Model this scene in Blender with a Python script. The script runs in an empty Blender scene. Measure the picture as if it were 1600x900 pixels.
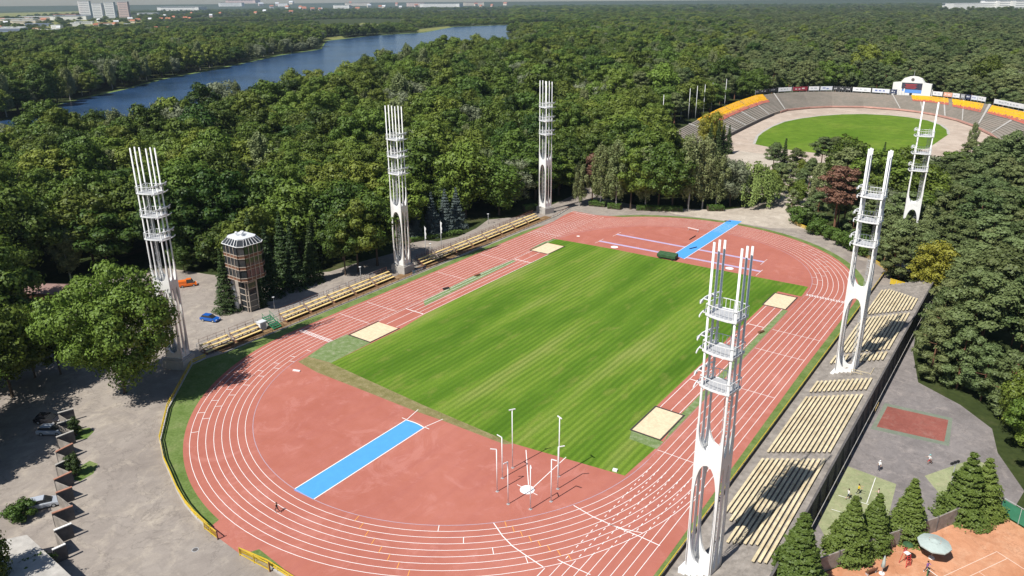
import bpy, bmesh, math, random
import numpy as np
from mathutils import Vector, Matrix, noise as mnoise
R = math.radians
random.seed(7)
rng = np.random.default_rng(11)
scene = bpy.context.scene
COL = scene.collection

# ------------------------------------------------------------------ camera
CAM = np.array([78.167, -134.110, 67.001])
YAW, PITCH, ROLL = -0.631902, 0.340811, -0.008038
FPX, CY = 1169.43, 414.92
def cam_axes():
    f = np.array([math.sin(YAW)*math.cos(PITCH), math.cos(YAW)*math.cos(PITCH), -math.sin(PITCH)])
    r = np.array([math.cos(YAW), -math.sin(YAW), 0.0]); u = np.cross(r, f)
    c, s = math.cos(ROLL), math.sin(ROLL)
    return c*r+s*u, -s*r+c*u, f
AR, AU, AF = cam_axes()
def at(px, py, z=0.0):
    """ground point (height z) seen at a pixel of the 1600x900 photograph"""
    d = AF + AR*((px-800)/FPX) - AU*((py-CY)/FPX)
    t = (z-CAM[2])/d[2]
    p = CAM+d*t
    return (float(p[0]), float(p[1]))
def pix(x, y, z=0.0):
    d = np.array([x, y, z])-CAM
    zz = d@AF
    return 800+FPX*(d@AR)/zz, CY-FPX*(d@AU)/zz, zz
def tall(x, y, py):
    """height at which a thing standing at x, y reaches photo row py"""
    lo, hi = 0.0, 90.0
    for _ in range(40):
        m = (lo+hi)/2
        if pix(x, y, m)[1] > py: lo = m
        else: hi = m
    return lo
camd = bpy.data.cameras.new('camera')
camo = bpy.data.objects.new('camera', camd); COL.objects.link(camo)
m = Matrix(((AR[0], AU[0], -AF[0], CAM[0]), (AR[1], AU[1], -AF[1], CAM[1]), (AR[2], AU[2], -AF[2], CAM[2]), (0, 0, 0, 1)))
camo.matrix_world = m
camd.sensor_width = 36; camd.lens = 36*FPX/1600; camd.shift_y = -(450-CY)/1600
camd.clip_start = 1; camd.clip_end = 60000
scene.camera = camo

# ------------------------------------------------------------------ light
SUN_AZ, SUN_EL = math.atan2(-0.19, -0.98), R(53.0)
sd = bpy.data.lights.new('sun', 'SUN'); sd.energy = 4.9; sd.angle = R(0.53); sd.color = (1.0, 0.955, 0.88)
so = bpy.data.objects.new('sun', sd); COL.objects.link(so)
sv = Vector((math.sin(SUN_AZ)*math.cos(SUN_EL), math.cos(SUN_AZ)*math.cos(SUN_EL), math.sin(SUN_EL)))
so.rotation_euler = sv.to_track_quat('Z', 'Y').to_euler(); so.location = (0, -300, 400)
w = bpy.data.worlds.new('World'); scene.world = w; w.use_nodes = True
nt = w.node_tree; nt.nodes.clear()
sky = nt.nodes.new('ShaderNodeTexSky'); sky.sky_type = 'NISHITA'; sky.sun_disc = False
sky.sun_elevation = SUN_EL; sky.sun_rotation = SUN_AZ; sky.altitude = 80; sky.dust_density = 0.5; sky.ozone_density = 2.0; sky.air_density = 1.0
bg = nt.nodes.new('ShaderNodeBackground'); bg.inputs[1].default_value = 0.064
wo = nt.nodes.new('ShaderNodeOutputWorld')
nt.links.new(sky.outputs[0], bg.inputs[0]); nt.links.new(bg.outputs[0], wo.inputs[0])
scene.view_settings.view_transform = 'Standard'; scene.view_settings.look = 'None'
scene.view_settings.exposure = 0.30; scene.view_settings.gamma = 1.0
try: scene.view_settings.use_curve_mapping = False
except Exception: pass
scene.render.engine = 'CYCLES'
scene.cycles.max_bounces = 6; scene.cycles.diffuse_bounces = 3; scene.cycles.glossy_bounces = 2
scene.cycles.transmission_bounces = 2; scene.cycles.volume_bounces = 0; scene.cycles.caustics_reflective = False
scene.cycles.caustics_refractive = False; scene.cycles.use_denoising = True

# ------------------------------------------------------------------ materials
def nodes(name):
    m = bpy.data.materials.new(name); m.use_nodes = True
    t = m.node_tree; t.nodes.clear()
    out = t.nodes.new('ShaderNodeOutputMaterial')
    return m, t, out
def add(t, kind, **kw):
    n = t.nodes.new(kind)
    for k, v in kw.items():
        if k in n.inputs: n.inputs[k].default_value = v
        else: setattr(n, k, v)
    return n
def ramp(t, fac, stops):
    n = t.nodes.new('ShaderNodeValToRGB')
    el = n.color_ramp.elements
    while len(el) < len(stops): el.new(0.5)
    for e, (p, c) in zip(el, stops):
        e.position = p; e.color = (*c, 1) if len(c) == 3 else c
    t.links.new(fac, n.inputs[0]); return n.outputs[0]
def mix(t, fac, a, b, blend='MIX'):
    n = t.nodes.new('ShaderNodeMix'); n.data_type = 'RGBA'; n.blend_type = blend
    for sock, v in ((n.inputs[0], fac), (n.inputs[6], a), (n.inputs[7], b)):
        if isinstance(v, (int, float)): sock.default_value = v
        elif isinstance(v, tuple): sock.default_value = (*v, 1)
        else: t.links.new(v, sock)
    return n.outputs[2]
def pos(t, scale=(1, 1, 1), rot=(0, 0, 0), obj=False):
    mp = t.nodes.new('ShaderNodeMapping'); mp.inputs['Scale'].default_value = scale; mp.inputs['Rotation'].default_value = rot
    if obj: t.links.new(t.nodes.new('ShaderNodeTexCoord').outputs['Object'], mp.inputs[0])
    else: t.links.new(t.nodes.new('ShaderNodeNewGeometry').outputs['Position'], mp.inputs[0])
    return mp.outputs[0]
def nz(t, vec, scale, detail=4, rough=0.55, dist=0.0):
    n = add(t, 'ShaderNodeTexNoise', Scale=scale, Detail=detail, Roughness=rough, Distortion=dist)
    t.links.new(vec, n.inputs['Vector']); return n.outputs['Fac']
def surf(t, out, colour, rough=0.7, spec=0.3, metal=0.0, bump=None, bstr=0.2, bdist=0.05):
    b = add(t, 'ShaderNodeBsdfPrincipled', Roughness=rough, Metallic=metal)
    b.inputs['Specular IOR Level'].default_value = spec
    if isinstance(colour, tuple): b.inputs['Base Color'].default_value = (*colour, 1)
    else: t.links.new(colour, b.inputs['Base Color'])
    if bump is not None:
        bn = add(t, 'ShaderNodeBump', Strength=bstr, Distance=bdist)
        t.links.new(bump, bn.inputs['Height']); t.links.new(bn.outputs[0], b.inputs['Normal'])
    t.links.new(b.outputs[0], out.inputs[0]); return b
def simple(name, c, rough=0.6, spec=0.35, var=0.12, scale=1.5, metal=0.0, dirt=None, obj=False):
    m, t, out = nodes(name)
    p = pos(t, obj=obj)
    n = nz(t, p, scale, 5, 0.65)
    lo = tuple(x*(1-var) for x in c); hi = tuple(min(1, x*(1+var)) for x in c)
    col = ramp(t, n, [(0.3, lo), (0.7, hi)])
    if dirt:
        n2 = nz(t, p, scale*0.37, 6, 0.7)
        col = mix(t, ramp(t, n2, [(0.5, (0, 0, 0)), (0.72, (0.75, 0.75, 0.75))]), col, dirt)
    surf(t, out, col, rough, spec, metal); return m

def leaf_mat(name, dark, light, hue=0.03, trans=0.11):
    m, t, out = nodes(name)
    oi = t.nodes.new('ShaderNodeObjectInfo'); g = t.nodes.new('ShaderNodeNewGeometry')
    f = t.nodes.new('ShaderNodeMath'); f.operation = 'MULTIPLY_ADD'
    t.links.new(g.outputs['Random Per Island'], f.inputs[0]); f.inputs[1].default_value = 0.35
    pn = add(t, 'ShaderNodeTexNoise', Scale=0.013, Detail=2.0); t.links.new(oi.outputs['Location'], pn.inputs['Vector'])
    pm = add(t, 'ShaderNodeMapRange'); t.links.new(pn.outputs['Fac'], pm.inputs[0]); pm.inputs[1].default_value = 0.34; pm.inputs[2].default_value = 0.66; pm.inputs[3].default_value = -0.22; pm.inputs[4].default_value = 0.34
    f2 = t.nodes.new('ShaderNodeMath'); f2.operation = 'MULTIPLY_ADD'; t.links.new(oi.outputs['Random'], f2.inputs[0]); f2.inputs[1].default_value = 0.50; t.links.new(pm.outputs[0], f2.inputs[2])
    t.links.new(f2.outputs[0], f.inputs[2])
    col = ramp(t, f.outputs[0], [(0.0, dark), (0.5, tuple((a+b)/2 for a, b in zip(dark, light))), (1.0, light)])
    hs = add(t, 'ShaderNodeHueSaturation')
    mr = add(t, 'ShaderNodeMapRange'); t.links.new(oi.outputs['Random'], mr.inputs[0])
    sc = t.nodes.new('ShaderNodeMath'); sc.operation = 'MULTIPLY'; t.links.new(oi.outputs['Random'], sc.inputs[0]); sc.inputs[1].default_value = 7.13
    fr = t.nodes.new('ShaderNodeMath'); fr.operation = 'FRACT'; t.links.new(sc.outputs[0], fr.inputs[0])
    t.links.new(fr.outputs[0], mr.inputs[0])
    mr.inputs[3].default_value = 0.5-hue; mr.inputs[4].default_value = 0.5+hue
    t.links.new(mr.outputs[0], hs.inputs['Hue']); t.links.new(col, hs.inputs['Color'])
    d = t.nodes.new('ShaderNodeBsdfDiffuse'); tr = t.nodes.new('ShaderNodeBsdfTranslucent')
    gl = add(t, 'ShaderNodeBsdfGlossy', Roughness=0.55); gl.inputs[0].default_value = (0.8, 0.85, 0.8, 1)
    t.links.new(hs.outputs[0], d.inputs[0]); t.links.new(hs.outputs[0], tr.inputs[0])
    mx = t.nodes.new('ShaderNodeMixShader'); mx.inputs[0].default_value = trans
    t.links.new(d.outputs[0], mx.inputs[1]); t.links.new(tr.outputs[0], mx.inputs[2])
    m2 = t.nodes.new('ShaderNodeMixShader'); m2.inputs[0].default_value = 0.025
    t.links.new(mx.outputs[0], m2.inputs[1]); t.links.new(gl.outputs[0], m2.inputs[2])
    t.links.new(m2.outputs[0], out.inputs[0]); return m

M = {}
M['leaf'] = leaf_mat('broadleaf_foliage', (0.020, 0.052, 0.008), (0.185, 0.245, 0.036), 0.022)
M['plane_leaf'] = leaf_mat('plane_foliage', (0.055, 0.108, 0.014), (0.160, 0.240, 0.036), 0.0)
M['birch_leaf'] = leaf_mat('birch_foliage', (0.140, 0.178, 0.062), (0.260, 0.292, 0.125), 0.012)
M['willow_leaf'] = leaf_mat('willow_foliage', (0.150, 0.215, 0.048), (0.245, 0.315, 0.090), 0.0)
M['silver_leaf'] = leaf_mat('silver_foliage', (0.130, 0.160, 0.085), (0.245, 0.270, 0.165), 0.0)
M['pine_leaf'] = leaf_mat('pine_needles', (0.070, 0.102, 0.032), (0.200, 0.240, 0.092), 0.02)
M['spruce_leaf'] = leaf_mat('spruce_needles', (0.024, 0.050, 0.014), (0.062, 0.098, 0.022), 0.01)
M['young_spruce_leaf'] = leaf_mat('young_spruce_needles', (0.065, 0.105, 0.020), (0.150, 0.200, 0.040), 0.0)  # lighter yellow-green needle colour of the young spruces
M['blue_spruce_leaf'] = leaf_mat('blue_spruce_needles', (0.070, 0.100, 0.088), (0.120, 0.152, 0.150), 0.0)
M['yellow_leaf'] = leaf_mat('yellowing_foliage', (0.17, 0.18, 0.016), (0.27, 0.26, 0.036), 0.0)
M['dead_leaf'] = leaf_mat('dry_needles', (0.150, 0.075, 0.048), (0.250, 0.135, 0.092), 0.0)
M['hedge_leaf'] = leaf_mat('hedge_foliage', (0.050, 0.100, 0.015), (0.100, 0.165, 0.028), 0.0)
M['bark'] = simple('bark', (0.10, 0.075, 0.055), 0.9, 0.1, 0.35, 6)
M['pine_bark'] = simple('pine_bark', (0.20, 0.105, 0.065), 0.9, 0.1, 0.35, 5)
M['birch_bark'] = simple('birch_bark', (0.42, 0.40, 0.36), 0.8, 0.1, 0.3, 7)
M['white'] = simple('white_painted_concrete', (0.80, 0.80, 0.79), 0.55, 0.3, 0.05, 0.6, dirt=(0.60, 0.60, 0.58))
M['steelwhite'] = simple('white_steel', (0.78, 0.79, 0.80), 0.45, 0.4, 0.04, 2)
M['grille'] = simple('galvanised_grating', (0.42, 0.43, 0.45), 0.6, 0.4, 0.15, 4)
M['concrete'] = simple('weathered_concrete', (0.275, 0.248, 0.222), 0.9, 0.15, 0.3, 0.9, dirt=(0.145, 0.13, 0.115))
M['concrete_pale'] = simple('pale_concrete', (0.44, 0.42, 0.39), 0.85, 0.15, 0.15, 0.9, dirt=(0.30, 0.28, 0.26))
M['concrete_dark'] = simple('dark_concrete', (0.12, 0.112, 0.11), 0.9, 0.15, 0.25, 1.3, dirt=(0.09, 0.085, 0.08))  # tone darkened so the colour carries shade on the grandstand rear wall
M['bench_yellow'] = simple('faded_yellow_boards', (0.74, 0.56, 0.24), 0.6, 0.3, 0.14, 0.8, dirt=(0.55, 0.36, 0.13))
M['bench_cream'] = simple('sun_bleached_yellow_boards', (0.64, 0.545, 0.355), 0.7, 0.2, 0.22, 0.9, dirt=(0.40, 0.30, 0.17))
M['rust'] = simple('rusty_red_steel', (0.19, 0.085, 0.060), 0.7, 0.3, 0.25, 3)
M['yellow'] = simple('yellow_paint', (0.62, 0.44, 0.035), 0.5, 0.35, 0.15, 1.2, dirt=(0.42, 0.31, 0.07))
M['yellow_wall'] = simple('yellow_ochre_wall', (0.50, 0.36, 0.12), 0.8, 0.2, 0.2, 0.6, dirt=(0.34, 0.28, 0.17))
M['black'] = simple('black_rubber', (0.025, 0.025, 0.027), 0.6, 0.3, 0.1, 3)
M['steel'] = simple('grey_steel', (0.42, 0.43, 0.44), 0.45, 0.5, 0.08, 3)
M['green_paint'] = simple('green_paint', (0.03, 0.20, 0.09), 0.5, 0.4, 0.15, 2)
M['green_tarp'] = simple('dark_green_tarpaulin', (0.045, 0.105, 0.045), 0.7, 0.25, 0.3, 1.4)
M['green_mesh'] = simple('green_windbreak_cloth', (0.045, 0.20, 0.12), 0.8, 0.2, 0.12, 1)
M['glass'] = simple('dark_window_glass', (0.035, 0.038, 0.042), 0.08, 0.8, 0.2, 0.3)
M['brown_panel'] = simple('brown_cladding', (0.185, 0.090, 0.055), 0.6, 0.3, 0.25, 0.8)
M['frame_beige'] = simple('beige_metal_frame', (0.50, 0.43, 0.36), 0.5, 0.4, 0.1, 2)
M['roof_grey'] = simple('pale_roofing', (0.62, 0.64, 0.67), 0.6, 0.3, 0.08, 0.6)
M['roof_red'] = simple('red_roof_tiles', (0.42, 0.17, 0.10), 0.8, 0.2, 0.2, 0.2)
M['facade'] = simple('white_facade', (0.76, 0.75, 0.72), 0.8, 0.2, 0.06, 0.05)
M['facade_pink'] = simple('pink_facade', (0.68, 0.52, 0.46), 0.8, 0.2, 0.06, 0.05)
M['facade_cream'] = simple('cream_facade', (0.68, 0.60, 0.48), 0.8, 0.2, 0.06, 0.05)
M['facade_blue'] = simple('blue_grey_cladding', (0.22, 0.27, 0.38), 0.5, 0.4, 0.06, 0.05)
M['window_far'] = simple('grey_far_windows', (0.16, 0.18, 0.21), 0.25, 0.5, 0.1, 0.1)  # even blue-grey tone of the distant window bands
M['brick'] = simple('reddish_coping', (0.40, 0.20, 0.14), 0.85, 0.2, 0.2, 2)
M['line'] = simple('white_line_paint', (0.86, 0.85, 0.84), 0.7, 0.25, 0.05, 3)
M['line_orange'] = simple('orange_line_paint', (0.80, 0.36, 0.08), 0.7, 0.25, 0.05, 3)
M['kerb_line'] = simple('lilac_grey_kerb', (0.44, 0.34, 0.40), 0.6, 0.3, 0.1, 3)
M['blue_lane'] = simple('blue_runway_coating', (0.085, 0.335, 0.80), 0.75, 0.2, 0.05, 0.7)
M['lavender'] = simple('lilac_runway_coating', (0.46, 0.38, 0.56), 0.75, 0.2, 0.08, 0.7)
M['sand'] = simple('jump_sand', (0.72, 0.57, 0.39), 0.95, 0.1, 0.13, 1.6, dirt=(0.58, 0.45, 0.30))
M['timber_dark'] = simple('dark_kerb_boards', (0.06, 0.055, 0.05), 0.8, 0.2, 0.2, 3)
M['parasol'] = simple('grey_green_canvas', (0.40, 0.47, 0.45), 0.8, 0.2, 0.08, 2)
M['redpaint'] = simple('red_paint', (0.55, 0.05, 0.05), 0.5, 0.4, 0.1, 2)
M['seat_yellow'] = simple('yellow_seat_shells', (0.85, 0.50, 0.02), 0.5, 0.35, 0.15, 0.5)
M['seat_red'] = simple('red_seat_shells', (0.55, 0.16, 0.12), 0.5, 0.35, 0.25, 0.5)
M['car_blue'] = simple('blue_car_paint', (0.012, 0.10, 0.42), 0.25, 0.6, 0.04, 1)
M['car_silver'] = simple('silver_car_paint', (0.50, 0.54, 0.60), 0.28, 0.6, 0.04, 1, metal=0.2)
M['car_black'] = simple('black_car_paint', (0.02, 0.02, 0.024), 0.25, 0.6, 0.04, 1)
M['car_orange'] = simple('orange_car_paint', (0.75, 0.16, 0.02), 0.4, 0.5, 0.06, 1)
M['skin'] = simple('skin', (0.50, 0.30, 0.21), 0.6, 0.3, 0.05, 5)
for nm, c in dict(c_white=(0.78, 0.78, 0.77), c_black=(0.03, 0.03, 0.035), c_navy=(0.05, 0.06, 0.10), c_red=(0.45, 0.04, 0.04), c_yellow=(0.80, 0.58, 0.03),
                  c_pink=(0.72, 0.52, 0.50), c_purple=(0.22, 0.10, 0.30), c_teal=(0.20, 0.50, 0.50), hair=(0.05, 0.03, 0.02)).items():
    M[nm] = simple(nm, c, 0.8, 0.2, 0.06, 6)

def track_mat():
    m, t, out = nodes('red_running_track')
    p = pos(t); big = nz(t, p, 0.035, 5, 0.6); mid = nz(t, p, 0.35, 5, 0.65); fine = nz(t, p, 9, 3, 0.7)
    c = ramp(t, big, [(0.32, (0.372, 0.122, 0.086)), (0.55, (0.425, 0.150, 0.107)), (0.75, (0.475, 0.184, 0.135))])
    c = mix(t, ramp(t, mid, [(0.35, (0, 0, 0)), (0.75, (0.35,)*3)]), c, (0.53, 0.215, 0.18))
    st = nz(t, pos(t, (1, 0.12, 1)), 0.5, 5, 0.7, 0.3); c = mix(t, ramp(t, st, [(0.46, (0, 0, 0)), (0.72, (0.45,)*3)]), c, (0.36, 0.12, 0.10))
    st2 = nz(t, pos(t, (1, 1, 1), (0, 0, R(25))), 0.11, 7, 0.75, 1.5); c = mix(t, ramp(t, st2, [(0.54, (0, 0, 0)), (0.64, (0.34,)*3), (0.74, (0, 0, 0))]), c, (0.58, 0.27, 0.23))
    c = mix(t, ramp(t, fine, [(0.3, (0, 0, 0)), (0.8, (0.22,)*3)]), c, (0.34, 0.10, 0.08))
    surf(t, out, c, 0.85, 0.2, bump=fine, bstr=0.15, bdist=0.01); return m
M['track'] = track_mat()
def field_mat():
    m, t, out = nodes('mown_infield_grass')
    def mth(op, a, b=None, c=None):
        n = t.nodes.new('ShaderNodeMath'); n.operation = op
        for k, v in enumerate((a, b, c)):
            if v is None: continue
            if isinstance(v, (int, float)): n.inputs[k].default_value = v
            else: t.links.new(v, n.inputs[k])
        return n.outputs[0]
    g = t.nodes.new('ShaderNodeNewGeometry'); sx = t.nodes.new('ShaderNodeSeparateXYZ'); t.links.new(g.outputs['Position'], sx.inputs[0])
    wob = nz(t, pos(t), 0.06, 2)
    x = mth('MULTIPLY_ADD', wob, 0.9, sx.outputs[0])
    s1 = mth('SINE', mth('MULTIPLY', x, 2*math.pi/1.18)); s2 = mth('SINE', mth('MULTIPLY', x, 2*math.pi/7.6)); s3 = mth('SINE', mth('MULTIPLY', x, 2*math.pi/17.0))
    thin = add(t, 'ShaderNodeMapRange'); t.links.new(s1, thin.inputs[0]); thin.inputs[1].default_value = -0.7; thin.inputs[2].default_value = 0.7
    p1 = pos(t, (1, 0.22, 1)); patch = nz(t, p1, 0.085, 5, 0.62, 0.3); fine = nz(t, pos(t), 3.2, 4, 0.7); mid = nz(t, pos(t, (1, 0.35, 1)), 0.4, 4, 0.62); amp = nz(t, pos(t, (1, 0.5, 1)), 0.05, 3)
    v = mth('ADD', patch, mth('ADD', mth('MULTIPLY', s2, 0.035), mth('MULTIPLY', s3, 0.045)))
    base = ramp(t, v, [(0.32, (0.072, 0.160, 0.012)), (0.46, (0.116, 0.222, 0.020)), (0.58, (0.180, 0.282, 0.034)), (0.74, (0.275, 0.325, 0.080))])
    dk = mix(t, 0.46, base, (0.040, 0.098, 0.007))
    col = mix(t, thin.outputs[0], dk, base)
    col = mix(t, ramp(t, amp, [(0.36, (0.35,)*3), (0.56, (1.0,)*3)]), base, col)
    col = mix(t, ramp(t, mid, [(0.54, (0, 0, 0)), (0.8, (0.65,)*3)]), col, (0.27, 0.28, 0.07))
    spots = nz(t, pos(t), 0.16, 3, 0.5)
    col = mix(t, ramp(t, spots, [(0.70, (0, 0, 0)), (0.78, (0.45,)*3)]), col, (0.30, 0.27, 0.10))
    col = mix(t, ramp(t, fine, [(0.35, (0.4,)*3), (0.65, (0, 0, 0))]), col, (0.045, 0.09, 0.007))
    surf(t, out, col, 0.9, 0.12, bump=fine, bstr=0.4, bdist=0.06); return m
M['field'] = field_mat()
def grassy(name, a, b, c, s=0.5):
    m, t, out = nodes(name)
    p = pos(t); n1 = nz(t, p, s, 5, 0.65); n2 = nz(t, p, s*7, 3, 0.7)
    col = ramp(t, n1, [(0.3, a), (0.52, b), (0.72, c)])
    col = mix(t, ramp(t, n2, [(0.35, (0.5,)*3), (0.65, (0, 0, 0))]), col, tuple(x*0.6 for x in a))
    surf(t, out, col, 0.95, 0.1, bump=n2, bstr=0.4, bdist=0.08); return m
M['verge'] = grassy('verge_grass', (0.10, 0.165, 0.035), (0.17, 0.235, 0.075), (0.25, 0.275, 0.12), 0.35)
M['worn_turf'] = grassy('pale_worn_turf', (0.13, 0.20, 0.06), (0.22, 0.29, 0.13), (0.36, 0.38, 0.25), 0.9)
M['dry_strip'] = grassy('dry_grass', (0.17, 0.16, 0.055), (0.27, 0.235, 0.11), (0.36, 0.30, 0.17), 0.7)
M['bright_lawn'] = grassy('bright_lawn', (0.095, 0.180, 0.014), (0.135, 0.225, 0.022), (0.185, 0.255, 0.036), 0.03)
M['meadow'] = grassy('dry_meadow', (0.17, 0.19, 0.06), (0.23, 0.235, 0.08), (0.29, 0.275, 0.11), 0.01)
M['forest_floor'] = grassy('forest_floor', (0.030, 0.045, 0.014), (0.052, 0.070, 0.022), (0.10, 0.095, 0.045), 0.12)
M['soil'] = grassy('brown_soil', (0.17, 0.105, 0.05), (0.26, 0.165, 0.085), (0.36, 0.26, 0.16), 0.6)
def paved(name, a, b, c, pale, s=0.05):
    m, t, out = nodes(name)
    p = pos(t); n1 = nz(t, p, s, 6, 0.65, 0.5); n2 = nz(t, p, s*5, 6, 0.7, 0.8); n3 = nz(t, p, 4, 3, 0.7)
    col = ramp(t, n1, [(0.32, a), (0.5, b), (0.68, c)])
    col = mix(t, ramp(t, n2, [(0.50, (0, 0, 0)), (0.74, (0.75,)*3)]), col, pale)
    n4 = nz(t, pos(t, (1, 0.8, 1), (0, 0, R(35))), s*7, 8, 0.78, 0.6)
    col = mix(t, ramp(t, n4, [(0.44, (0.35,)*3), (0.54, (0, 0, 0))]), col, tuple(x*0.82 for x in a))
    col = mix(t, ramp(t, n3, [(0.3, (0.2,)*3), (0.7, (0, 0, 0))]), col, tuple(x*0.6 for x in a))
    n5 = nz(t, pos(t, (1, 1, 1), (0, 0, 1.1)), s*1.7, 9, 0.62, 0.4)
    col = mix(t, ramp(t, n5, [(0.492, (0, 0, 0)), (0.499, (0.5,)*3), (0.506, (0, 0, 0))]), col, tuple(x*0.5 for x in a))
    n6 = nz(t, pos(t, (0.25, 1.6, 1), (0, 0, R(-28))), s*6, 5, 0.6, 0.8)
    col = mix(t, ramp(t, n6, [(0.60, (0, 0, 0)), (0.72, (0.35,)*3)]), col, tuple(x*0.72 for x in a))
    surf(t, out, col, 0.92, 0.15, bump=n3, bstr=0.1, bdist=0.01); return m
M['plaza'] = paved('worn_sandy_asphalt', (0.255, 0.222, 0.198), (0.32, 0.282, 0.25), (0.375, 0.335, 0.295), (0.52, 0.455, 0.37))
M['asphalt'] = paved('grey_court_asphalt', (0.185, 0.168, 0.165), (0.235, 0.215, 0.212), (0.285, 0.258, 0.250), (0.39, 0.345, 0.32), 0.09)
M['sandpath'] = paved('pale_sand_surface', (0.40, 0.345, 0.285), (0.49, 0.43, 0.36), (0.56, 0.50, 0.42), (0.66, 0.60, 0.51))
M['speedway'] = paved('shale_track', (0.42, 0.335, 0.27), (0.50, 0.41, 0.335), (0.56, 0.47, 0.39), (0.64, 0.56, 0.48), 0.02)
M['clay'] = paved('orange_clay', (0.50, 0.225, 0.120), (0.575, 0.280, 0.160), (0.63, 0.335, 0.205), (0.67, 0.42, 0.28), 0.07)
M['red_court'] = paved('red_court_coating', (0.255, 0.085, 0.068), (0.30, 0.105, 0.085), (0.33, 0.125, 0.10), (0.34, 0.20, 0.17), 0.12)
M['green_court'] = paved('faded_green_court', (0.25, 0.28, 0.15), (0.33, 0.36, 0.20), (0.40, 0.42, 0.25), (0.44, 0.38, 0.26), 0.16)
M['green_border'] = paved('pale_green_border', (0.18, 0.215, 0.165), (0.21, 0.245, 0.19), (0.23, 0.26, 0.21), (0.27, 0.27, 0.235), 0.11)
def terrace_mat():
    m, t, out = nodes('speedway_terrace_steps')
    p = pos(t); n = nz(t, p, 0.06, 6, 0.7); n2 = nz(t, p, 0.5, 5, 0.7)
    col = ramp(t, n, [(0.3, (0.235, 0.205, 0.175)), (0.5, (0.30, 0.265, 0.23)), (0.7, (0.34, 0.275, 0.235))])
    col = mix(t, ramp(t, n2, [(0.4, (0.5,)*3), (0.65, (0, 0, 0))]), col, (0.19, 0.18, 0.145))
    surf(t, out, col, 0.9, 0.15); return m
M['terrace'] = terrace_mat()
def water_mat():
    m, t, out = nodes('lake_water')
    p = pos(t, (1, 1, 1), (0, 0, R(28))); p2 = pos(t, (0.35, 1.0, 1), (0, 0, R(-20)))
    n = nz(t, p2, 0.55, 5, 0.6); n2 = nz(t, p, 0.02, 4, 0.6)
    col = ramp(t, n2, [(0.35, (0.018, 0.046, 0.100)), (0.62, (0.032, 0.080, 0.180))])
    surf(t, out, col, 0.16, 0.36, bump=n, bstr=0.7, bdist=0.45); return m
M['water'] = water_mat()

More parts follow.
